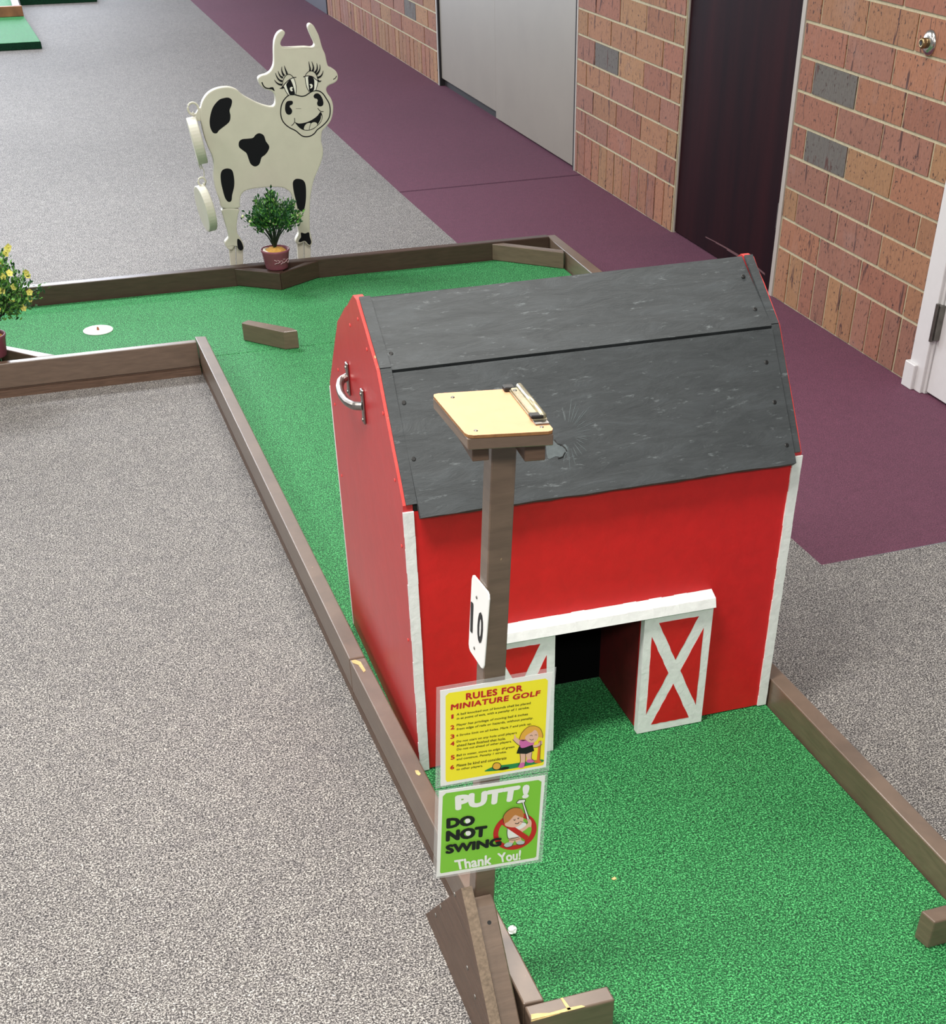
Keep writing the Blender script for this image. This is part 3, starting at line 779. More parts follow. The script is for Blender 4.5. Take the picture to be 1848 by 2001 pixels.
# number plate on the left of the post
def textmesh(s, bold=0.0, shear=0.0, space=1.0):
    cu = bpy.data.curves.new('txt', 'FONT'); cu.body = s; cu.size = 1; cu.shear = shear
    cu.space_character = space; cu.resolution_u = 3; cu.dimensions = '2D'
    ob = bpy.data.objects.new('txt', cu); COL.objects.link(ob)
    bpy.context.view_layer.update()
    dg = bpy.context.evaluated_depsgraph_get()
    me = bpy.data.meshes.new_from_object(ob.evaluated_get(dg))
    bpy.data.objects.remove(ob); bpy.data.curves.remove(cu)
    return me
def bil(q, u, v):
    """q = TL,TR,BR,BL ; v = 0 bottom .. 1 top"""
    top = q[0].lerp(q[1], u); bot = q[3].lerp(q[2], u)
    return bot.lerp(top, v)
def put_text(name, s, q, mat, parent, off, bold=0.02, shear=0.0, space=1.0, org=Vector()):
    me = textmesh(s, bold, shear, space)
    base = [v.co.copy() for v in me.vertices]; polys = [tuple(p.vertices) for p in me.polygons]; n = len(base)
    sh = [(0, 0)] + ([(bold * math.cos(k * math.pi / 4), bold * math.sin(k * math.pi / 4)) for k in range(8)] if bold else [])
    V, F = [], []
    for i, (dx, dy) in enumerate(sh):
        V += [(c.x + dx, c.y + dy, i) for c in base]; F += [tuple(j + i * n for j in p) for p in polys]
    x0, x1 = min(v[0] for v in V), max(v[0] for v in V); y0, y1 = min(v[1] for v in V), max(v[1] for v in V)
    nn = (q[1] - q[0]).cross(q[3] - q[0]).normalized()
    if nn.dot(CAM_LOC - q[0]) < 0: nn = -nn
    W = [bil(q, (v[0] - x0) / (x1 - x0), (v[1] - y0) / (y1 - y0)) + off - org + nn * v[2] * 0.000015 for v in V]
    bpy.data.meshes.remove(me); me = bpy.data.meshes.new(name); me.from_pydata([tuple(w_) for w_ in W], [], F)
    me.update()
    me.name = name; me.materials.clear()
    return link(name, me, mat, parent)

NPX = -0.0
def npt(x, y): return un(x, y, X=-0.058)
# plate lies on the left face of the post
zc_ = 0.74
xface = pp4(0.745) - 0.001
t = thing('number_plate', 'white plastic number plate reading 10 on the left side of the post', 'number plate', (xface, YF, 0.745))
o = Vector((xface, YF, 0.745))
def unf(px, py):
    X_ = xface
    for _ in range(5): q = un(px, py, X=X_); X_ = pp4(q.z) - 0.0006
    return q
q4 = [unf(925, 1119), unf(959, 1160), unf(947, 1311), unf(918, 1267)]
P = []
for i in range(4):
    p, pv, nx_ = q4[i], q4[i - 1], q4[(i + 1) % 4]
    r_ = 0.009
    P += [p + (pv - p).normalized() * r_, p + (pv - p).normalized() * r_ * 0.3 + (nx_ - p).normalized() * r_ * 0.3, p + (nx_ - p).normalized() * r_]
bm = bmesh.new(); prism(bm, [p - o for p in P], (-0.0025, 0, 0)); bev(bm, 0.0008); obj('plate_body', bm, 'plate', t)
offn = Vector((-0.0029, 0, 0))
S4 = lambda s, ox, oy, L, **k: [un(ox + x / s, oy + y / s, **k) for x, y in L]
z4 = (4.765, 840, 1100)
dg1 = [unf(840 + a / 4.765, 1100 + b / 4.765) for a, b in [(398, 352), (422, 374), (413, 655), (392, 632)]]
put_text('digit', '1', dg1, 'ink', t, offn, 0.02, org=o)
dg0 = [unf(840 + a / 4.765, 1100 + b / 4.765) for a, b in [(466, 433), (517, 478), (504, 765), (453, 722)]]
put_text('digit', '0', dg0, 'ink', t, offn, 0.035, org=o)
for x, y in ((452, 318), (430, 790)):
    bm = bmesh.new(); lathe(bm, [(0.0028, 0), (0.002, 0.001)], 10, mat=Matrix.Translation(unf(840 + x / 4.765, 1100 + y / 4.765) - o + Vector((-0.0026, 0, 0))) @ R90); obj('screw', bm, 'zinc', t)

# ------------------------------------------------------------------ signs
def poly(bm, L, s, ox, oy, y, sm=0, mi=0):
    if sm: L = smoothloop(L, sm)
    ngon_fill(bm, [un(ox + a / s, oy + b / s, Y=y) for a, b in L], mi)
def sheet(par, name, px, mat, y, th, org):
    bm = bmesh.new(); prism(bm, [un(x, yy, Y=y) - org for x, yy in px], (0, th, 0)); return obj(name, bm, mat, par)
def art(par, name, L, zz, mat, y, org, sm=4):
    bm = bmesh.new(); poly(bm, L, *zz, y, sm)
    for v in bm.verts: v.co -= org
    return obj(name, bm, mat, par)
def ribbon(bm, L, w, y, zz, taper=False, closed=False, sm=4):
    pts = smoothloop(L, sm, closed); s, ox, oy = zz; n = len(pts)
    W = []
    for i, p in enumerate(pts):
        a = pts[i - 1] if (i or closed) else p; c = pts[(i + 1) % n] if (i < n - 1 or closed) else p
        d = Vector((c[0] - a[0], c[1] - a[1])); d = d.normalized() if d.length else Vector((1, 0))
        k = w / 2
        if taper == 1: k *= 1 - 0.85 * i / (n - 1)
        if taper == 2: k *= 0.3 + 1.4 * math.sin(math.pi * min(1, (i / (n - 1)) * 0.8 + 0.2)) * 0.6
        nn = Vector((-d.y, d.x)) * k
        W.append((bm.verts.new(un(ox + (p[0] + nn.x) / s, oy + (p[1] + nn.y) / s, Y=y)), bm.verts.new(un(ox + (p[0] - nn.x) / s, oy + (p[1] - nn.y) / s, Y=y))))
    for i in range(n if closed else n - 1):
        A, B = W[i], W[(i + 1) % n]
        try: bm.faces.new([A[0], A[1], B[1], B[0]])
        except ValueError: pass
def lines(par, name, strokes, zz, y, mat, org):
    bm = bmesh.new()
    for s_ in strokes:
        L, w = s_[0], s_[1]; ribbon(bm, L, w, y, zz, *(s_[2:] if len(s_) > 2 else ()))
    for v in bm.verts: v.co -= org
    return obj(name, bm, mat, par)

Z4 = (4.765, 840, 1100); Z5 = (7.108, 840, 1500)
YS = YF - 0.003
o = Vector((-0.035, YS, 0.52))
rs = thing('rules_sign', 'laminated yellow sheet of miniature golf rules on the post, above the green sign', 'sign', o)
sheet(rs, 'laminate', [(852.6, 1343.4), (1086.6, 1303.6), (1072.5, 1506), (850.6, 1541)], 'lam', YS, 0.0006, o)
sheet(rs, 'paper', [(860, 1349.7), (1079.2, 1313), (1066.5, 1499), (860.8, 1536.6)], 'paper', YS - 0.0007, 0.0005, o)
yc = [(175, 1212), (1075, 1076), (1098, 1095), (1060, 1870), (1050, 1885), (160, 2040), (145, 2020), (145, 1240)]
art(rs, 'yellow_field', yc, Z4, 'yellow', YS - 0.0011, o, 0)
def T(par, s, L, zz, mat, y, org, bold=0.02, shear=0.0, space=1.0, nm='lettering'):
    q = [un(zz[1] + a / zz[0], zz[2] + b / zz[0], Y=y) for a, b in L]
    return put_text(nm, s, q, mat, par, Vector(), bold, shear, space, org)
yt = YS - 0.0016
T(rs, 'RULES FOR', [(334, 1214), (866, 1134), (862, 1194), (334, 1278)], Z4, 'redink', yt, o, 0.045, 0.0, 1.1)
T(rs, 'MINIATURE GOLF', [(196, 1318), (1032, 1184), (1022, 1236), (192, 1374)], Z4, 'redink', yt, o, 0.045, 0.0, 1.1)
body = [('A ball knocked out of bounds shall be placed', 246, 1402, 938, 1293, 27), ('in at point of exit, with a penalty of 1 stroke.', 248, 1440, 924, 1334, 27),
        ('Player has privilege of moving ball 6 inches', 246, 1500, 912, 1396, 27), ('from edge of rails or hazards, without penalty.', 248, 1538, 960, 1432, 27),
        ('6 Stroke limit on all holes. Mark 7 and pick up.', 246, 1598, 944, 1486, 25),
        ('Do not start on any hole until players', 246, 1655, 808, 1570, 26), ('ahead have finished that hole.', 248, 1690, 704, 1622, 24), ('Do not cut ahead of other players.', 248, 1728, 760, 1650, 26),
        ('Ball in water, move to edge of green', 246, 1784, 786, 1700, 26), ('and continue. Penalty 1 stroke.', 246, 1820, 712, 1748, 25),
        ('Please be kind and considerate', 246, 1876, 712, 1802, 25), ('to other players.', 246, 1914, 492, 1878, 25)]
for s, x0, y0, x1, y1, h in body:
    T(rs, s, [(x0, y0), (x1, y1), (x1, y1 + h), (x0, y0 + h)], Z4, 'ink', yt, o, 0.012, 0.12)
for s, x, y in (('1', 198, 1412), ('2', 190, 1512), ('3', 190, 1598), ('4', 190, 1664), ('5', 192, 1792), ('6', 188, 1884)):
    T(rs, s, [(x, y + 2), (x + (22 if s == '1' else 38), y - 4), (x + (22 if s == '1' else 38), y + 36), (x, y + 42)], Z4, 'redink', yt, o, 0.04)
# cartoon golfer (plain stand-in of the same colours)
a1, a2, a3, a4, a5 = [YS - 0.0015 - 0.0003 * k for k in range(5)]
art(rs, 'drawn_ground', [(508, 1938), (600, 1895), (760, 1872), (900, 1850), (1040, 1830), (1045, 1855), (900, 1890), (700, 1925), (560, 1940)], Z4, 'dkgreen', a1, o)
art(rs, 'drawn_shadow', [(640, 1925), (690, 1900), (738, 1902), (720, 1920), (670, 1930)], Z4, 'ink', a2, o)
art(rs, 'drawn_ball', [(580, 1893), (600, 1862), (640, 1860), (664, 1885), (655, 1915), (620, 1930), (588, 1920)], Z4, 'ink', a2, o)
art(rs, 'drawn_ball', [(586, 1893), (604, 1867), (638, 1865), (657, 1886), (649, 1911), (620, 1923), (593, 1914)], Z4, 'hairy', a3, o)
art(rs, 'drawn_leg', [(838, 1770), (890, 1768), (885, 1850), (880, 1895), (850, 1908), (822, 1898), (840, 1850)], Z4, 'skin', a2, o)
art(rs, 'drawn_leg', [(893, 1765), (950, 1760), (945, 1820), (968, 1840), (950, 1856), (905, 1852), (900, 1820)], Z4, 'skin', a2, o)
art(rs, 'drawn_shoe', [(820, 1890), (850, 1862), (880, 1862), (878, 1895), (850, 1910), (822, 1905)], Z4, 'pink', a3, o)
art(rs, 'drawn_shoe', [(900, 1838), (945, 1828), (972, 1842), (950, 1860), (905, 1858)], Z4, 'pink', a3, o)
art(rs, 'drawn_skirt', [(832, 1705), (955, 1690), (970, 1750), (900, 1778), (805, 1775), (818, 1735)], Z4, 'ink', a3, o, 0)
art(rs, 'drawn_shirt', [(835, 1655), (880, 1645), (960, 1660), (965, 1690), (935, 1700), (870, 1722), (840, 1712)], Z4, 'pink', a4, o)
art(rs, 'drawn_arm', [(782, 1605), (792, 1600), (800, 1625), (825, 1640), (845, 1660), (840, 1700), (815, 1685), (780, 1655), (768, 1645), (785, 1632)], Z4, 'skin', a3, o)
art(rs, 'drawn_arm', [(950, 1700), (1000, 1690), (1030, 1655), (1046, 1665), (1040, 1690), (1005, 1715), (965, 1720)], Z4, 'skin', a3, o)
art(rs, 'drawn_club', [(1012, 1660), (1030, 1655), (1020, 1835), (1040, 1850), (1020, 1865), (975, 1862), (970, 1845), (995, 1836)], Z4, 'orange', a2, o, 0)
art(rs, 'drawn_hair', [(885, 1550), (930, 1522), (985, 1522), (1025, 1545), (1045, 1590), (1050, 1625), (1000, 1620), (940, 1640), (880, 1660), (835, 1645), (845, 1600)], Z4, 'hairy', a4, o)
art(rs, 'drawn_face', [(905, 1600), (950, 1575), (975, 1555), (1000, 1575), (1008, 1620), (985, 1660), (940, 1675), (895, 1650), (885, 1625)], Z4, 'skin', a5, o)
lines(rs, 'drawn_line', [([(830, 1648), (848, 1595), (885, 1548), (930, 1520), (985, 1520), (1028, 1545), (1050, 1600), (1048, 1630)], 4),
                         ([(925, 1640), (945, 1650), (965, 1640)], 4), ([(930, 1610), (945, 1604), (955, 1612)], 4), ([(975, 1605), (988, 1600), (996, 1606)], 4),
                         ([(770, 1645), (815, 1690), (840, 1702)], 4), ([(838, 1775), (842, 1845), (820, 1900)], 4), ([(890, 1772), (890, 1830), (880, 1895)], 4),
                         ([(950, 1762), (945, 1820), (972, 1842)], 4), ([(1032, 1655), (1022, 1832)], 4), ([(965, 1718), (1000, 1716), (1042, 1690)], 4)], Z4, a5 - 0.0003, 'ink', o)

o = Vector((-0.045, YS, 0.34))
ps = thing('putting_sign', 'laminated lime green sign asking players to putt, lower of the two on the post', 'sign', o)
sheet(ps, 'laminate', [(850.6, 1545), (1070.7, 1508.4), (1059.5, 1684), (846, 1718)], 'lam', YS, 0.0006, o)
sheet(ps, 'paper', [(857.6, 1546.4), (1065.4, 1514.8), (1051.7, 1680), (853, 1713.8)], 'paper', YS - 0.0007, 0.0005, o)
art(ps, 'green_field', [(225, 355), (1505, 172), (1548, 195), (1475, 1235), (1450, 1252), (155, 1468), (140, 1455), (178, 400)], Z5, 'lime', YS - 0.0011, o, 0)
for s, L, b, m_, nm in [('PUTT', [(345, 392), (1262, 242), (1222, 457), (352, 600)], 0.07, 'paper', 'PUTT'),
                 ('!', [(1288, 240), (1388, 232), (1370, 420), (1275, 435)], 0.07, 'paper', '!')]:
    T(ps, s, L, Z5, m_, yt, o, b)
T(ps, 'DO', [(228, 706), (628, 655), (622, 800), (226, 852)], Z5, 'ink', a3, o, 0.065)
T(ps, 'NOT', [(222, 880), (800, 800), (788, 958), (218, 1032)], Z5, 'ink', a3, o, 0.065)
T(ps, 'SWING', [(215, 1075), (1000, 966), (990, 1088), (215, 1205)], Z5, 'ink', YS - 0.0035, o, 0.06)
T(ps, 'Thank', [(332, 1288), (862, 1205), (852, 1345), (365, 1425)], Z5, 'paper', yt, o, 0.035)
T(ps, 'You!', [(932, 1190), (1268, 1140), (1256, 1278), (962, 1322)], Z5, 'paper', yt, o, 0.035)
for cx_, cy_ in ((524, 742), (530, 912)):
    art(ps, 'letter_fill', [(cx_ + 38 * math.cos(k), cy_ + 36 * math.sin(k)) for k in [j * math.pi / 6 for j in range(12)]], Z5, 'paper', a2, o, 2)
# prohibition ring
cx, cy, ra, rb = 1180, 885, 305, 258
def ell(rx, ry, rot=-0.42, n=48):
    out = []
    for k in range(n):
        a = 2 * math.pi * k / n; x, y = rx * math.cos(a), ry * math.sin(a)
        out.append((cx + x * math.cos(rot) - y * math.sin(rot), cy + x * math.sin(rot) + y * math.cos(rot)))
    return out
bm = bmesh.new(); A = ell(312, 245); B = ell(240, 185)
P0 = [bm.verts.new(un(Z5[1] + a / Z5[0], Z5[2] + b / Z5[0], Y=a2) - o) for a, b in A]; P1_ = [bm.verts.new(un(Z5[1] + a / Z5[0], Z5[2] + b / Z5[0], Y=a2) - o) for a, b in B]
for i in range(48): bm.faces.new([P0[i], P0[(i + 1) % 48], P1_[(i + 1) % 48], P1_[i]])
obj('red_ring', bm, 'redink', ps)
s1, s2, s3 = a3 - 0.0002, a3 - 0.0005, a3 - 0.0008
art(ps, 'drawn_club', [(1198, 482), (1235, 445), (1325, 438), (1330, 465), (1312, 490), (1392, 730), (1352, 745), (1278, 492), (1235, 505), (1200, 500)], Z5, 'ink', s1, o, 0)
art(ps, 'drawn_club', [(1208, 482), (1238, 453), (1318, 446), (1320, 465), (1300, 488), (1380, 728), (1358, 735), (1284, 484), (1235, 497), (1210, 494)], Z5, 'paper', s2, o, 0)
art(ps, 'drawn_shirt', [(1075, 830), (1160, 820), (1260, 745), (1325, 765), (1335, 800), (1290, 880), (1270, 950), (1200, 975), (1090, 980), (1072, 900)], Z5, 'paper', s1, o)
art(ps, 'drawn_arm', [(1190, 890), (1300, 830), (1360, 765), (1345, 720), (1385, 715), (1410, 760), (1400, 830), (1375, 825), (1300, 880), (1220, 915)], Z5, 'skin', s2, o)
art(ps, 'drawn_leg', [(1090, 985), (1240, 960), (1265, 1000), (1290, 1030), (1200, 1040), (1180, 1010), (1150, 1050), (1095, 1060), (1100, 1010)], Z5, 'skin', s1, o)
art(ps, 'drawn_shoe', [(1025, 1085), (1060, 1045), (1110, 1040), (1152, 1055), (1130, 1090), (1060, 1105)], Z5, 'shoe', s2, o)
art(ps, 'drawn_shoe', [(1195, 1050), (1230, 1020), (1290, 1018), (1318, 1035), (1295, 1062), (1225, 1068)], Z5, 'shoe', s2, o)
bm = bmesh.new()
for v in [(980, 740), (1020, 700), (1350, 960), (1310, 1005)]: pass
ngon_fill(bm, [un(Z5[1] + a / Z5[0], Z5[2] + b / Z5[0], Y=s3) - o for a, b in [(962, 768), (1010, 715), (1372, 955), (1330, 1015)]]); obj('red_slash', bm, 'redink', ps)
art(ps, 'drawn_face', [(1045, 770), (1080, 700), (1180, 650), (1290, 690), (1290, 750), (1250, 800), (1170, 830), (1080, 820), (1042, 800)], Z5, 'skin', s3 - 0.0003, o)
art(ps, 'drawn_hair', [(1025, 770), (1020, 680), (1080, 600), (1170, 560), (1250, 565), (1295, 620), (1300, 690), (1240, 680), (1180, 660), (1120, 720), (1080, 755)], Z5, 'hairb', s3 - 0.0006, o)
lines(ps, 'drawn_line', [([(1025, 770), (1018, 680), (1080, 598), (1170, 556), (1252, 562)], 7), ([(1180, 775), (1220, 778), (1240, 755)], 9), ([(1160, 720), (1175, 735), (1185, 715)], 8),
                         ([(1215, 700), (1225, 712), (1235, 695)], 8), ([(1080, 830), (1070, 900), (1088, 985), (1150, 985), (1240, 962)], 7), ([(1250, 745), (1325, 768), (1360, 765)], 6),
                         ([(1095, 1005), (1180, 1005), (1250, 985)], 5), ([(1025, 1087), (1060, 1108), (1130, 1092), (1155, 1055)], 7), ([(1195, 1052), (1228, 1072), (1298, 1064), (1320, 1035)], 7)], Z5, s3 - 0.0010, 'ink', o)

# ------------------------------------------------------------------ cow cutout
YC = 3.556
cow = thing('cow_cutout', 'white wooden cutout of a smiling spotted cow standing behind the back rail', 'cow figure', (0.38, YC, FL))
CO = Vector((0.38, YC, FL))
Z1 = (3.5725, 350, 0); ZF = (9.24, 480, 80); ZT_ = (7.146, 350, 180)
outl = [(150, 770), (165, 705), (205, 650), (265, 618), (340, 608), (400, 625), (440, 660), (490, 690), (545, 718), (600, 738), (645, 746), (668, 732), (674, 700), (668, 660), (640, 634), (600, 622), (572, 600), (556, 572), (553, 545), (575, 528), (610, 518), (640, 495), (658, 460),
        (663, 420), (662, 350), (665, 290), (680, 245), (703, 219), (726, 213), (740, 230), (730, 256), (713, 285), (708, 308), (720, 326), (745, 332), (800, 330), (880, 326), (922, 330), (942, 320), (945, 303), (930, 270), (912, 230), (900, 195), (903, 172), (920, 165), (940, 180), (957, 210),
        (976, 250), (990, 300), (1002, 340), (1020, 380), (1030, 430), (1042, 463), (1068, 477), (1096, 498), (1109, 530), (1104, 560), (1083, 580), (1050, 594), (1032, 610), (1028, 630), (1038, 655), (1062, 690), (1076, 740), (1072, 800), (1055, 850), (1022, 890), (1000, 915), (994, 950), (993, 990),
        (1005, 1040), (1003, 1090), (985, 1150), (960, 1210), (940, 1260), (925, 1330), (915, 1400), (912, 1480), (912, 1560), (915, 1620), (926, 1665), (930, 1695), (920, 1716), (902, 1716), (886, 1700), (870, 1690), (855, 1700), (830, 1706), (814, 1690), (818, 1665), (835, 1630), (830, 1590),
        (820, 1540), (812, 1480), (805, 1440), (795, 1390), (780, 1350), (747, 1322), (710, 1309), (650, 1307), (590, 1310), (520, 1318), (470, 1330), (442, 1350), (428, 1380), (424, 1420), (416, 1453), (304, 1453), (285, 1400), (262, 1340), (246, 1270), (241, 1210), (243, 1150), (232, 1090), (205, 1030), (180, 960), (160, 880), (148, 820)]
def board(name, L, y0, th, mats, sm=3, bv=0.004, zz=Z1, par=None, bottom=None):
    pts = smoothloop(L, sm) if sm else L
    P = [un(zz[1] + a / zz[0], zz[2] + b / zz[0], Y=y0) for a, b in pts]
    bm = bmesh.new(); prism(bm, [p - CO for p in P], (0, th, 0))
    bmesh.ops.recalc_face_normals(bm, faces=bm.faces[:])
    if bv:
        es = [e for e in bm.edges if len(e.link_faces) == 2 and abs(e.link_faces[0].normal.y - e.link_faces[1].normal.y) > 0.6]
        bmesh.ops.bevel(bm, geom=es, offset=bv, segments=2, profile=0.6, affect='EDGES')
    return bm
def mark(bm, L, y, mi, sm=4, zz=Z1):
    pts = smoothloop(L, sm) if sm else L
    ngon_fill(bm, [un(zz[1] + a / zz[0], zz[2] + b / zz[0], Y=y) - CO for a, b in pts], mi)
def rib(bm, L, w, y, mi, zz=ZF, taper=False, closed=False):
    b2 = bmesh.new(); ribbon(b2, L, w * 1.3, y, zz, taper, closed)
    vm = {v: bm.verts.new(v.co - CO) for v in b2.verts}
    for f in b2.faces:
        bm.faces.new([vm[v] for v in f.verts]).material_index = mi
    b2.free()
bm = board('body', outl, YC, 0.032, None)
y1, y2, y3, y4 = YC - 0.0006, YC - 0.0011, YC - 0.0016, YC - 0.0021
spots = [[(345, 682), (368, 700), (365, 735), (352, 770), (358, 810), (350, 850), (310, 885), (278, 910), (262, 930), (235, 925), (215, 880), (215, 820), (235, 750), (275, 700), (310, 685)],
 [(560, 930), (590, 945), (605, 985), (628, 1020), (622, 1050), (600, 1080), (575, 1100), (560, 1145), (530, 1162), (500, 1145), (485, 1110), (470, 1070), (445, 1050), (418, 1025), (418, 990), (440, 972), (480, 968), (515, 962), (535, 940)],
 [(340, 1176), (370, 1190), (383, 1240), (384, 1300), (370, 1360), (365, 1400), (345, 1410), (322, 1385), (305, 1330), (292, 1270), (290, 1215), (305, 1185)],
 [(830, 1248), (865, 1258), (882, 1290), (886, 1360), (880, 1430), (868, 1470), (848, 1474), (825, 1445), (812, 1390), (800, 1340), (793, 1280), (805, 1255)],
 [(850, 1624), (878, 1630), (905, 1622), (912, 1655), (922, 1688), (914, 1708), (900, 1704), (884, 1685), (868, 1682), (850, 1689), (834, 1688), (836, 1676), (850, 1655)]]
for s_ in spots: mark(bm, s_, y1, 1)
K = 1
rib(bm, [(770, 985), (820, 970), (880, 970), (940, 985), (1010, 1000), (1080, 985), (1140, 945), (1200, 910), (1270, 897), (1340, 912), (1400, 960), (1460, 1050), (1505, 1130), (1525, 1240), (1515, 1350), (1480, 1430), (1420, 1500), (1350, 1560), (1290, 1605), (1240, 1670), (1170, 1715), (1090, 1730), (1020, 1715), (960, 1670), (900, 1620), (800, 1570), (720, 1510), (660, 1430), (632, 1320), (637, 1200), (665, 1110), (710, 1040)], 15, y1, K, ZF, False, True)
for L in ([(800, 1080), (840, 1085), (852, 1120), (835, 1150), (800, 1165), (798, 1195), (830, 1235), (838, 1280), (815, 1320), (775, 1332), (735, 1310), (712, 1250), (712, 1180), (725, 1120), (755, 1088)],
          [(1290, 945), (1330, 960), (1370, 1010), (1395, 1070), (1403, 1130), (1385, 1170), (1340, 1182), (1300, 1165), (1288, 1120), (1300, 1080), (1285, 1045), (1245, 1035), (1225, 1000), (1245, 960)]):
    mark(bm, L, y1, K, 4, ZF)
mark(bm, [(885, 1465), (950, 1490), (1040, 1482), (1140, 1452), (1230, 1402), (1300, 1345), (1350, 1280), (1382, 1340), (1378, 1420), (1340, 1490), (1285, 1540), (1230, 1585), (1160, 1612), (1080, 1616), (1010, 1595), (950, 1548)], y1, K, 3, ZF)
mark(bm, [(1052, 1596), (1062, 1540), (1100, 1495), (1150, 1480), (1180, 1490), (1215, 1470), (1260, 1470), (1292, 1500), (1280, 1532), (1225, 1574), (1160, 1601), (1100, 1606)], y2, 0, 3, ZF)
mark(bm, [(1362, 1340), (1373, 1370), (1366, 1430), (1325, 1490), (1300, 1515), (1335, 1450), (1355, 1400)], y2, 0, 3, ZF)
rib(bm, [(1178, 1482), (1158, 1540), (1145, 1604)], 7, y3, K)
for L, w in (([(880, 1390), (884, 1455), (860, 1500), (825, 1530)], 9), ([(1300, 1215), (1340, 1262), (1370, 1274), (1405, 1274)], 10), ([(905, 1222), (1000, 1222)], 3)):
    rib(bm, L, w, y1, K)
# eyes
mark(bm, [(690, 835), (740, 755), (800, 700), (860, 670), (895, 740), (908, 830), (908, 920), (898, 972), (790, 980), (735, 920)], y1, 2, 3, ZF)
mark(bm, [(1078, 640), (1150, 632), (1240, 660), (1300, 720), (1295, 800), (1270, 890), (1200, 908), (1150, 920), (1105, 840), (1080, 740)], y1, 2, 3, ZF)
mark(bm, [(735, 775), (800, 700), (830, 740), (860, 820), (880, 900), (885, 968), (800, 975), (765, 900), (740, 830)], y2, K, 3, ZF)
mark(bm, [(1130, 645), (1200, 650), (1235, 700), (1238, 800), (1228, 888), (1155, 918), (1138, 830), (1130, 740)], y2, K, 3, ZF)
mark(bm, [(798, 850), (825, 830), (852, 842), (835, 868), (850, 898), (825, 910), (803, 890)], y3, 2, 3, ZF)
mark(bm, [(1152, 785), (1190, 778), (1210, 810), (1195, 848), (1160, 855), (1176, 820)], y3, 2, 3, ZF)
for L, w in (([(668, 780), (672, 720), (705, 650), (750, 606), (800, 606), (845, 640), (880, 700), (905, 790), (912, 880), (903, 972)], 8), ([(690, 835), (725, 910), (775, 985)], 8),
             ([(640, 855), (700, 780), (760, 720), (820, 680), (870, 660), (912, 656)], 10),
             ([(1075, 640), (1088, 600), (1130, 556), (1180, 540), (1230, 558), (1272, 605), (1298, 680), (1300, 760), (1268, 885)], 8), ([(1070, 640), (1085, 760), (1110, 850), (1148, 918)], 8),
             ([(1038, 650), (1080, 634), (1150, 630), (1210, 648), (1260, 690), (1320, 735)], 10)):
    rib(bm, L, w, y3, K)
for L in ([(745, 600), (735, 560), (712, 500), (698, 445)], [(695, 630), (665, 580), (650, 520), (652, 465)], [(672, 665), (630, 640), (600, 590), (585, 540)], [(660, 730), (600, 700), (560, 640), (535, 575)],
          [(662, 790), (600, 780), (550, 745), (518, 700)], [(690, 830), (660, 850), (612, 856)],
          [(1160, 545), (1162, 500), (1150, 440), (1138, 370)], [(1208, 548), (1222, 490), (1212, 430), (1192, 370)], [(1250, 575), (1285, 520), (1290, 460), (1282, 400)], [(1272, 610), (1315, 560), (1340, 500), (1338, 425)],
          [(1295, 665), (1350, 640), (1385, 590), (1398, 535)], [(1300, 710), (1335, 730), (1365, 715)]):
    rib(bm, L, 30, y4, K, ZF, 1)
rib(bm, [(292, 745), (320, 810), (370, 850), (440, 858)], 16, y1, K); mark(bm, [(430, 845), (490, 835), (512, 870), (522, 905), (500, 895), (470, 875), (430, 870)], y1, K, 3, ZF)
rib(bm, [(1640, 630), (1620, 668), (1580, 695)], 10, y1, K)
me = bpy.data.meshes.new('body'); bm.to_mesh(me); bm.free(); link('body', me, ['cream', 'cowblack', 'cowwhite'], cow)
# lower hind leg and hooves
hl = [(306, 1460), (416, 1460), (412, 1500), (404, 1560), (405, 1620), (425, 1658), (448, 1700), (453, 1735), (440, 1751), (420, 1742), (405, 1722), (385, 1722), (370, 1746), (345, 1741), (324, 1716), (321, 1690), (344, 1660), (340, 1620), (322, 1560), (308, 1510)]
bm = board('lower_leg', hl, YC, 0.032, None, 3); mark(bm, [(407, 1668), (425, 1675), (440, 1700), (448, 1735), (430, 1748), (412, 1735), (405, 1700)], y1, 1)
me = bpy.data.meshes.new('lower_leg'); bm.to_mesh(me); bm.free(); link('lower_leg', me, ['cream', 'cowblack'], cow)
for L in ([(345, 1700), (392, 1700), (400, 2010), (374, 2010)], [(398, 1700), (446, 1700), (444, 1985), (404, 1990)], [(822, 1670), (868, 1670), (870, 1950), (838, 1955)], [(873, 1670), (918, 1670), (916, 1935), (876, 1940)]):
    bm = board('hoof', L, YC + 0.010, 0.018, None, 0, 0.003)
    zm = min(v.co.z for v in bm.verts)
    for v in bm.verts:
        if v.co.z < 0.03: v.co.z = 0.0005
    me = bpy.data.meshes.new('hoof'); bm.to_mesh(me); bm.free(); link('hoof', me, 'cream', cow)
# tail: eyes, links and two wooden pieces
def tp(x, y, yy=YC + 0.012): return un(ZT_[1] + x / ZT_[0], ZT_[2] + y / ZT_[0], Y=yy) - CO
def ring(name, c, r, w, yy=YC + 0.012, tilt=0):
    bm = bmesh.new(); cc = tp(*c, yy); rr = r / ZT_[0] / 405.0
    pts = [cc + Vector((math.cos(a) * rr * (0.35 if tilt else 1), math.sin(a) * rr * (0.94 if tilt else 0), math.sin(a) * rr)) for a in [k * 2 * math.pi / 20 for k in range(20)]]
    tube(bm, pts, w, 8, closed=True); return obj(name, bm, 'cream', cow, True)
bm = board('tail_bracket', [(238, 300), (270, 235), (305, 215), (312, 250), (300, 330), (302, 405), (235, 405)], YC + 0.004, 0.020, None, 0, 0.002, ZT_)
obj('tail_bracket', bm, 'cream', cow)
ring('tail_ring', (195, 232), 58, 0.0042)
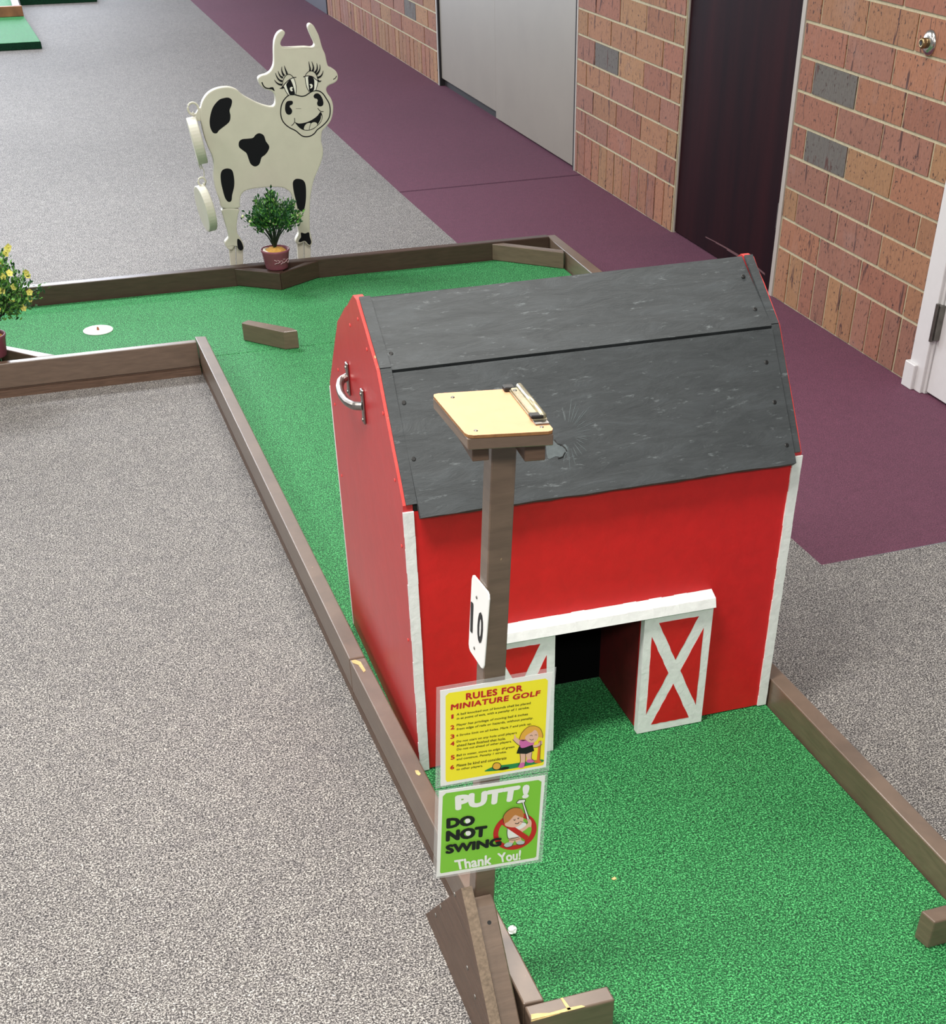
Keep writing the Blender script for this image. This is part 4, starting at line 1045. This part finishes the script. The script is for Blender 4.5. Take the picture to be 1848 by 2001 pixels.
bm = bmesh.new(); tube(bm, [tp(185, 280), tp(205, 300), tp(210, 420)], 0.003, 8); obj('tail_link', bm, 'cream', cow)
def tailpiece(L, y0, th, name, rx):
    bm = board(name, L, y0, th, None, 4, 0.004, ZT_)
    return obj(name, bm, 'cream', cow)
def taildisc(c0, ax, r, th, tilt):
    zz_ = Vector((tilt, 0, 1)).normalized(); sx = ax.cross(zz_).normalized(); uu = sx.cross(ax).normalized()
    bm = bmesh.new(); P = [c0 + sx * math.cos(2 * math.pi * k / 40) * r + uu * math.sin(2 * math.pi * k / 40) * r + ax * th / 2 for k in range(40)]
    prism(bm, P, ax * -th); bmesh.ops.recalc_face_normals(bm, faces=bm.faces[:])
    es = [e for e in bm.edges if len(e.link_faces) == 2 and abs(e.link_faces[0].normal.dot(ax) - e.link_faces[1].normal.dot(ax)) > 0.6]
    bmesh.ops.bevel(bm, geom=es, offset=0.004, segments=2, profile=0.5, affect='EDGES')
    return obj('tail_piece', bm, 'cream', cow)
taildisc(tp(250, 678), Vector((-1.0, 0.06, -0.13)).normalized(), 0.080, 0.038, 0)
bm = bmesh.new(); tube(bm, [tp(268, 950), tp(275, 1010), tp(300, 1075), tp(320, 1050), tp(290, 985)], 0.0024, 8); obj('tail_link', bm, 'cream', cow)
bm = bmesh.new(); tube(bm, [tp(305, 1040), tp(345, 1090), tp(348, 1180), tp(352, 1235)], 0.0018, 8); obj('tail_link', bm, 'cream', cow)
ring('tail_ring', (318, 1250), 42, 0.0036)
bm = bmesh.new(); tube(bm, [tp(345, 1270), tp(352, 1345)], 0.0045, 8); obj('tail_link', bm, 'cream', cow)
# lower oval piece: a thick disc seen partly from its edge
taildisc(tp(370, 1622), Vector((-0.96, -0.13, -0.10)).normalized(), 0.083, 0.034, 0)
# prop at the back so the cutout stands
bm = bmesh.new(); prism(bm, [Vector((0.40, YC + 0.0325, 0.28)) - CO + Vector((0, 0, FL)), Vector((0.40, YC + 0.0325, 0.001)) - CO + Vector((0, 0, FL)), Vector((0.40, YC + 0.16, 0.001)) - CO + Vector((0, 0, FL))], (0.018, 0, 0))
for v in bm.verts: v.co.z -= FL
bm.free()

# ------------------------------------------------------------------ potted plants
def leaf(bm, p, d, L, w, mi=0):
    d = d.normalized(); s = d.cross(Vector((rnd.uniform(-1, 1), rnd.uniform(-1, 1), rnd.uniform(-1, 1)))).normalized()
    n_ = s.cross(d)
    a = bm.verts.new(p); b = bm.verts.new(p + d * L * 0.5 + s * w / 2 + n_ * L * 0.08); c = bm.verts.new(p + d * L); e = bm.verts.new(p + d * L * 0.5 - s * w / 2 + n_ * L * 0.08)
    m_ = bm.verts.new(p + d * L * 0.5)
    for f in ((a, b, m_), (m_, b, c), (a, m_, e), (m_, c, e)): bm.faces.new(f).material_index = mi
def plant(loc, label, kind):
    t = thing('potted_plant', label, 'potted plant', loc, group='artificial plants in mauve pots')
    bm = bmesh.new(); lathe(bm, [(0.042, 0.001), (0.045, 0.006), (0.054, 0.060), (0.0575, 0.067), (0.0575, 0.073), (0.053, 0.073), (0.050, 0.058), (0.042, 0.030)], 40)
    pot = obj('pot', bm, 'pot', t, True)
    bm = bmesh.new()
    prof = [(0.048, 0.045), (0.048, 0.062), (0.036, 0.072), (0.018, 0.078), (0.004, 0.079)]
    lathe(bm, prof, 24)
    for v in bm.verts: v.co += Vector((rnd.uniform(-1, 1), rnd.uniform(-1, 1), rnd.uniform(-1, 1))) * 0.0015
    obj('foam_filling', bm, 'foam', t)
    bm = bmesh.new(); P = []
    for k in range(9):
        a = math.radians(110 + k * 16); P.append((0.043 * math.cos(a), 0.043 * math.sin(a), 0.0665))
    tube(bm, P, [0.002, .005, .007, .008, .008, .007, .006, .004, .002], 8); obj('white_foam', bm, 'whitefoam', t, True)
    if kind == 0:
        bm = bmesh.new()
        for k in range(9):
            a0 = -2.5 + k * 0.24; r0 = 0.0615 - 0.007 * (k % 3) * 0.2
            for z in (0.030, 0.040):
                p = Vector((0.0508 * math.cos(a0), 0.0508 * math.sin(a0), z + rnd.uniform(-.004, .004)))
                q = p + Vector((math.cos(a0), math.sin(a0), 0)) * 0.0004 * 1
                d = Vector((-math.sin(a0), math.cos(a0), rnd.uniform(-.8, .8))).normalized() * 0.006
                if k > 2 and k < 9: tube(bm, [q - d, q + d], 0.0012, 5)
        obj('scuff_marks', bm, 'potmark', pot)
    psc = 0.9
    # stems
    bm = bmesh.new(); tips = []
    C0 = Vector((0.0, 0.0, 0.205)) if kind == 0 else Vector((0.005, -0.01, 0.215))
    RX, RZ = (0.118, 0.066) if kind == 0 else (0.195, 0.135)
    for k in range(26 if kind == 0 else 48):
        a = rnd.uniform(0, 2 * math.pi); rr = math.sqrt(rnd.random())
        tip = C0 + Vector((math.cos(a) * rr * RX, math.sin(a) * rr * RX, rnd.uniform(-0.4, 1.0) * RZ * math.sqrt(max(0, 1 - rr * rr)) - rr * 0.01))
        base = Vector((rnd.uniform(-.004, .004), rnd.uniform(-.004, .004), 0.073)); mid = Vector((tip.x * 0.22, tip.y * 0.22, 0.12))
        tube(bm, [base, mid, mid.lerp(tip, 0.5) + Vector((0, 0, 0.01)), tip], [0.0028, 0.0024, 0.0016, 0.0008], 5); tips.append((mid, tip))
    obj('stems', bm, 'stem', t)
    bm = bmesh.new()
    for k in range(2300 if kind == 0 else 4200):
        mid, tip = tips[rnd.randrange(len(tips))]; f = rnd.uniform(0.15, 1.0) ** 0.6
        p = mid.lerp(tip, f) + Vector((rnd.gauss(0, 1), rnd.gauss(0, 1), rnd.gauss(0, 1))) * (0.010 if kind == 0 else 0.012)
        d = (tip - mid).normalized() + Vector((rnd.uniform(-1, 1), rnd.uniform(-1, 1), rnd.uniform(-.6, 1)))
        leaf(bm, p, d, rnd.uniform(0.012, 0.022), rnd.uniform(0.006, 0.011), 0 if rnd.random() < (0.72 if kind == 0 else 0.45) else 1)
    for v in bm.verts: pass
    tag(obj('leaves', bm, ['leaf', 'leafy'], t), kind='stuff')
    for k in range(18 if kind == 0 else 60):
        mid, tip = tips[rnd.randrange(len(tips))]; p = mid.lerp(tip, rnd.uniform(0.7, 1.12)) + Vector((rnd.uniform(-1, 1), -abs(rnd.gauss(0, 1)), rnd.uniform(-1, 1))) * 0.012
        bm = bmesh.new()
        if kind == 0:
            bmesh.ops.create_icosphere(bm, subdivisions=1, radius=0.0062)
            for v in bm.verts: v.co = v.co * rnd.uniform(0.8, 1.15) + p
            obj('bud', bm, 'bud', t, True)
        else:
            n0 = Vector((rnd.uniform(-.6, .6), -1, rnd.uniform(-.2, .9))).normalized(); s = n0.orthogonal().normalized(); u = n0.cross(s)
            for j in range(5):
                a = 2 * math.pi * j / 5; dd = s * math.cos(a) + u * math.sin(a); ee = s * math.cos(a + 0.6) + u * math.sin(a + 0.6); ff = s * math.cos(a - 0.6) + u * math.sin(a - 0.6)
                r_ = 0.012
                vs = [bm.verts.new(p), bm.verts.new(p + ff * r_ * 0.8 + n0 * 0.003), bm.verts.new(p + dd * r_ + n0 * 0.004), bm.verts.new(p + ee * r_ * 0.8 + n0 * 0.003)]
                bm.faces.new(vs)
            bmesh.ops.create_icosphere(bm, subdivisions=1, radius=0.003, matrix=Matrix.Translation(p + n0 * 0.003))
            obj('flower', bm, 'petal', t)
    return t
plant((0.356, 3.405, 0.0652), 'small bushy artificial plant with cream buds in a mauve pot in front of the cow', 0)
plant((-0.762, 2.715, 0.0652), 'yellow flowered artificial plant in a mauve pot at the left edge', 1)

# ------------------------------------------------------------------ light
def area(name, loc, size, energy, col=(1, 1, 1), rot=(0, 0, 0)):
    l = bpy.data.lights.new(name, 'AREA'); l.shape = 'RECTANGLE'; l.size, l.size_y = size; l.energy = energy; l.color = col
    o = bpy.data.objects.new(name, l); COL.objects.link(o); o.location = loc; o.rotation_euler = rot
    return o
warm = (1.0, 0.96, 0.90)
for i, (x, y, e) in enumerate([(-0.6, -0.6, 92), (-0.6, -3.3, 120), (-3.4, -1.6, 60), (0.7, 1.7, 55), (-3.0, 2.0, 60), (-0.6, 4.6, 110), (-3.4, 4.8, 70), (-0.6, 7.8, 90), (-3.4, 8.0, 80), (-0.6, 11.5, 90), (-3.4, 11.8, 80)]):  # second entry is an added fill behind the camera, brightening front faces
    area('ceiling_and_fill_light', (x, y, 2.72), (1.2, 0.6) if i != 0 else (0.9, 0.4), e, warm if y < 3 else (0.93, 0.96, 1.0))
area('window_light', (-2.2, 16.5, 1.5), (6.0, 2.4), 560, (0.78, 0.86, 1.0), (math.radians(-90), 0, 0)).rotation_euler = (math.radians(90), 0, math.radians(180))
w = bpy.data.worlds.new('world'); C.world = w; w.use_nodes = True
w.node_tree.nodes['Background'].inputs[0].default_value = (0.95, 0.97, 1.0, 1); w.node_tree.nodes['Background'].inputs[1].default_value = 0.24

vs = C.view_settings; vs.view_transform = 'Standard'; vs.look = 'None'; vs.exposure = 0.0; vs.gamma = 1.0; vs.use_curve_mapping = False
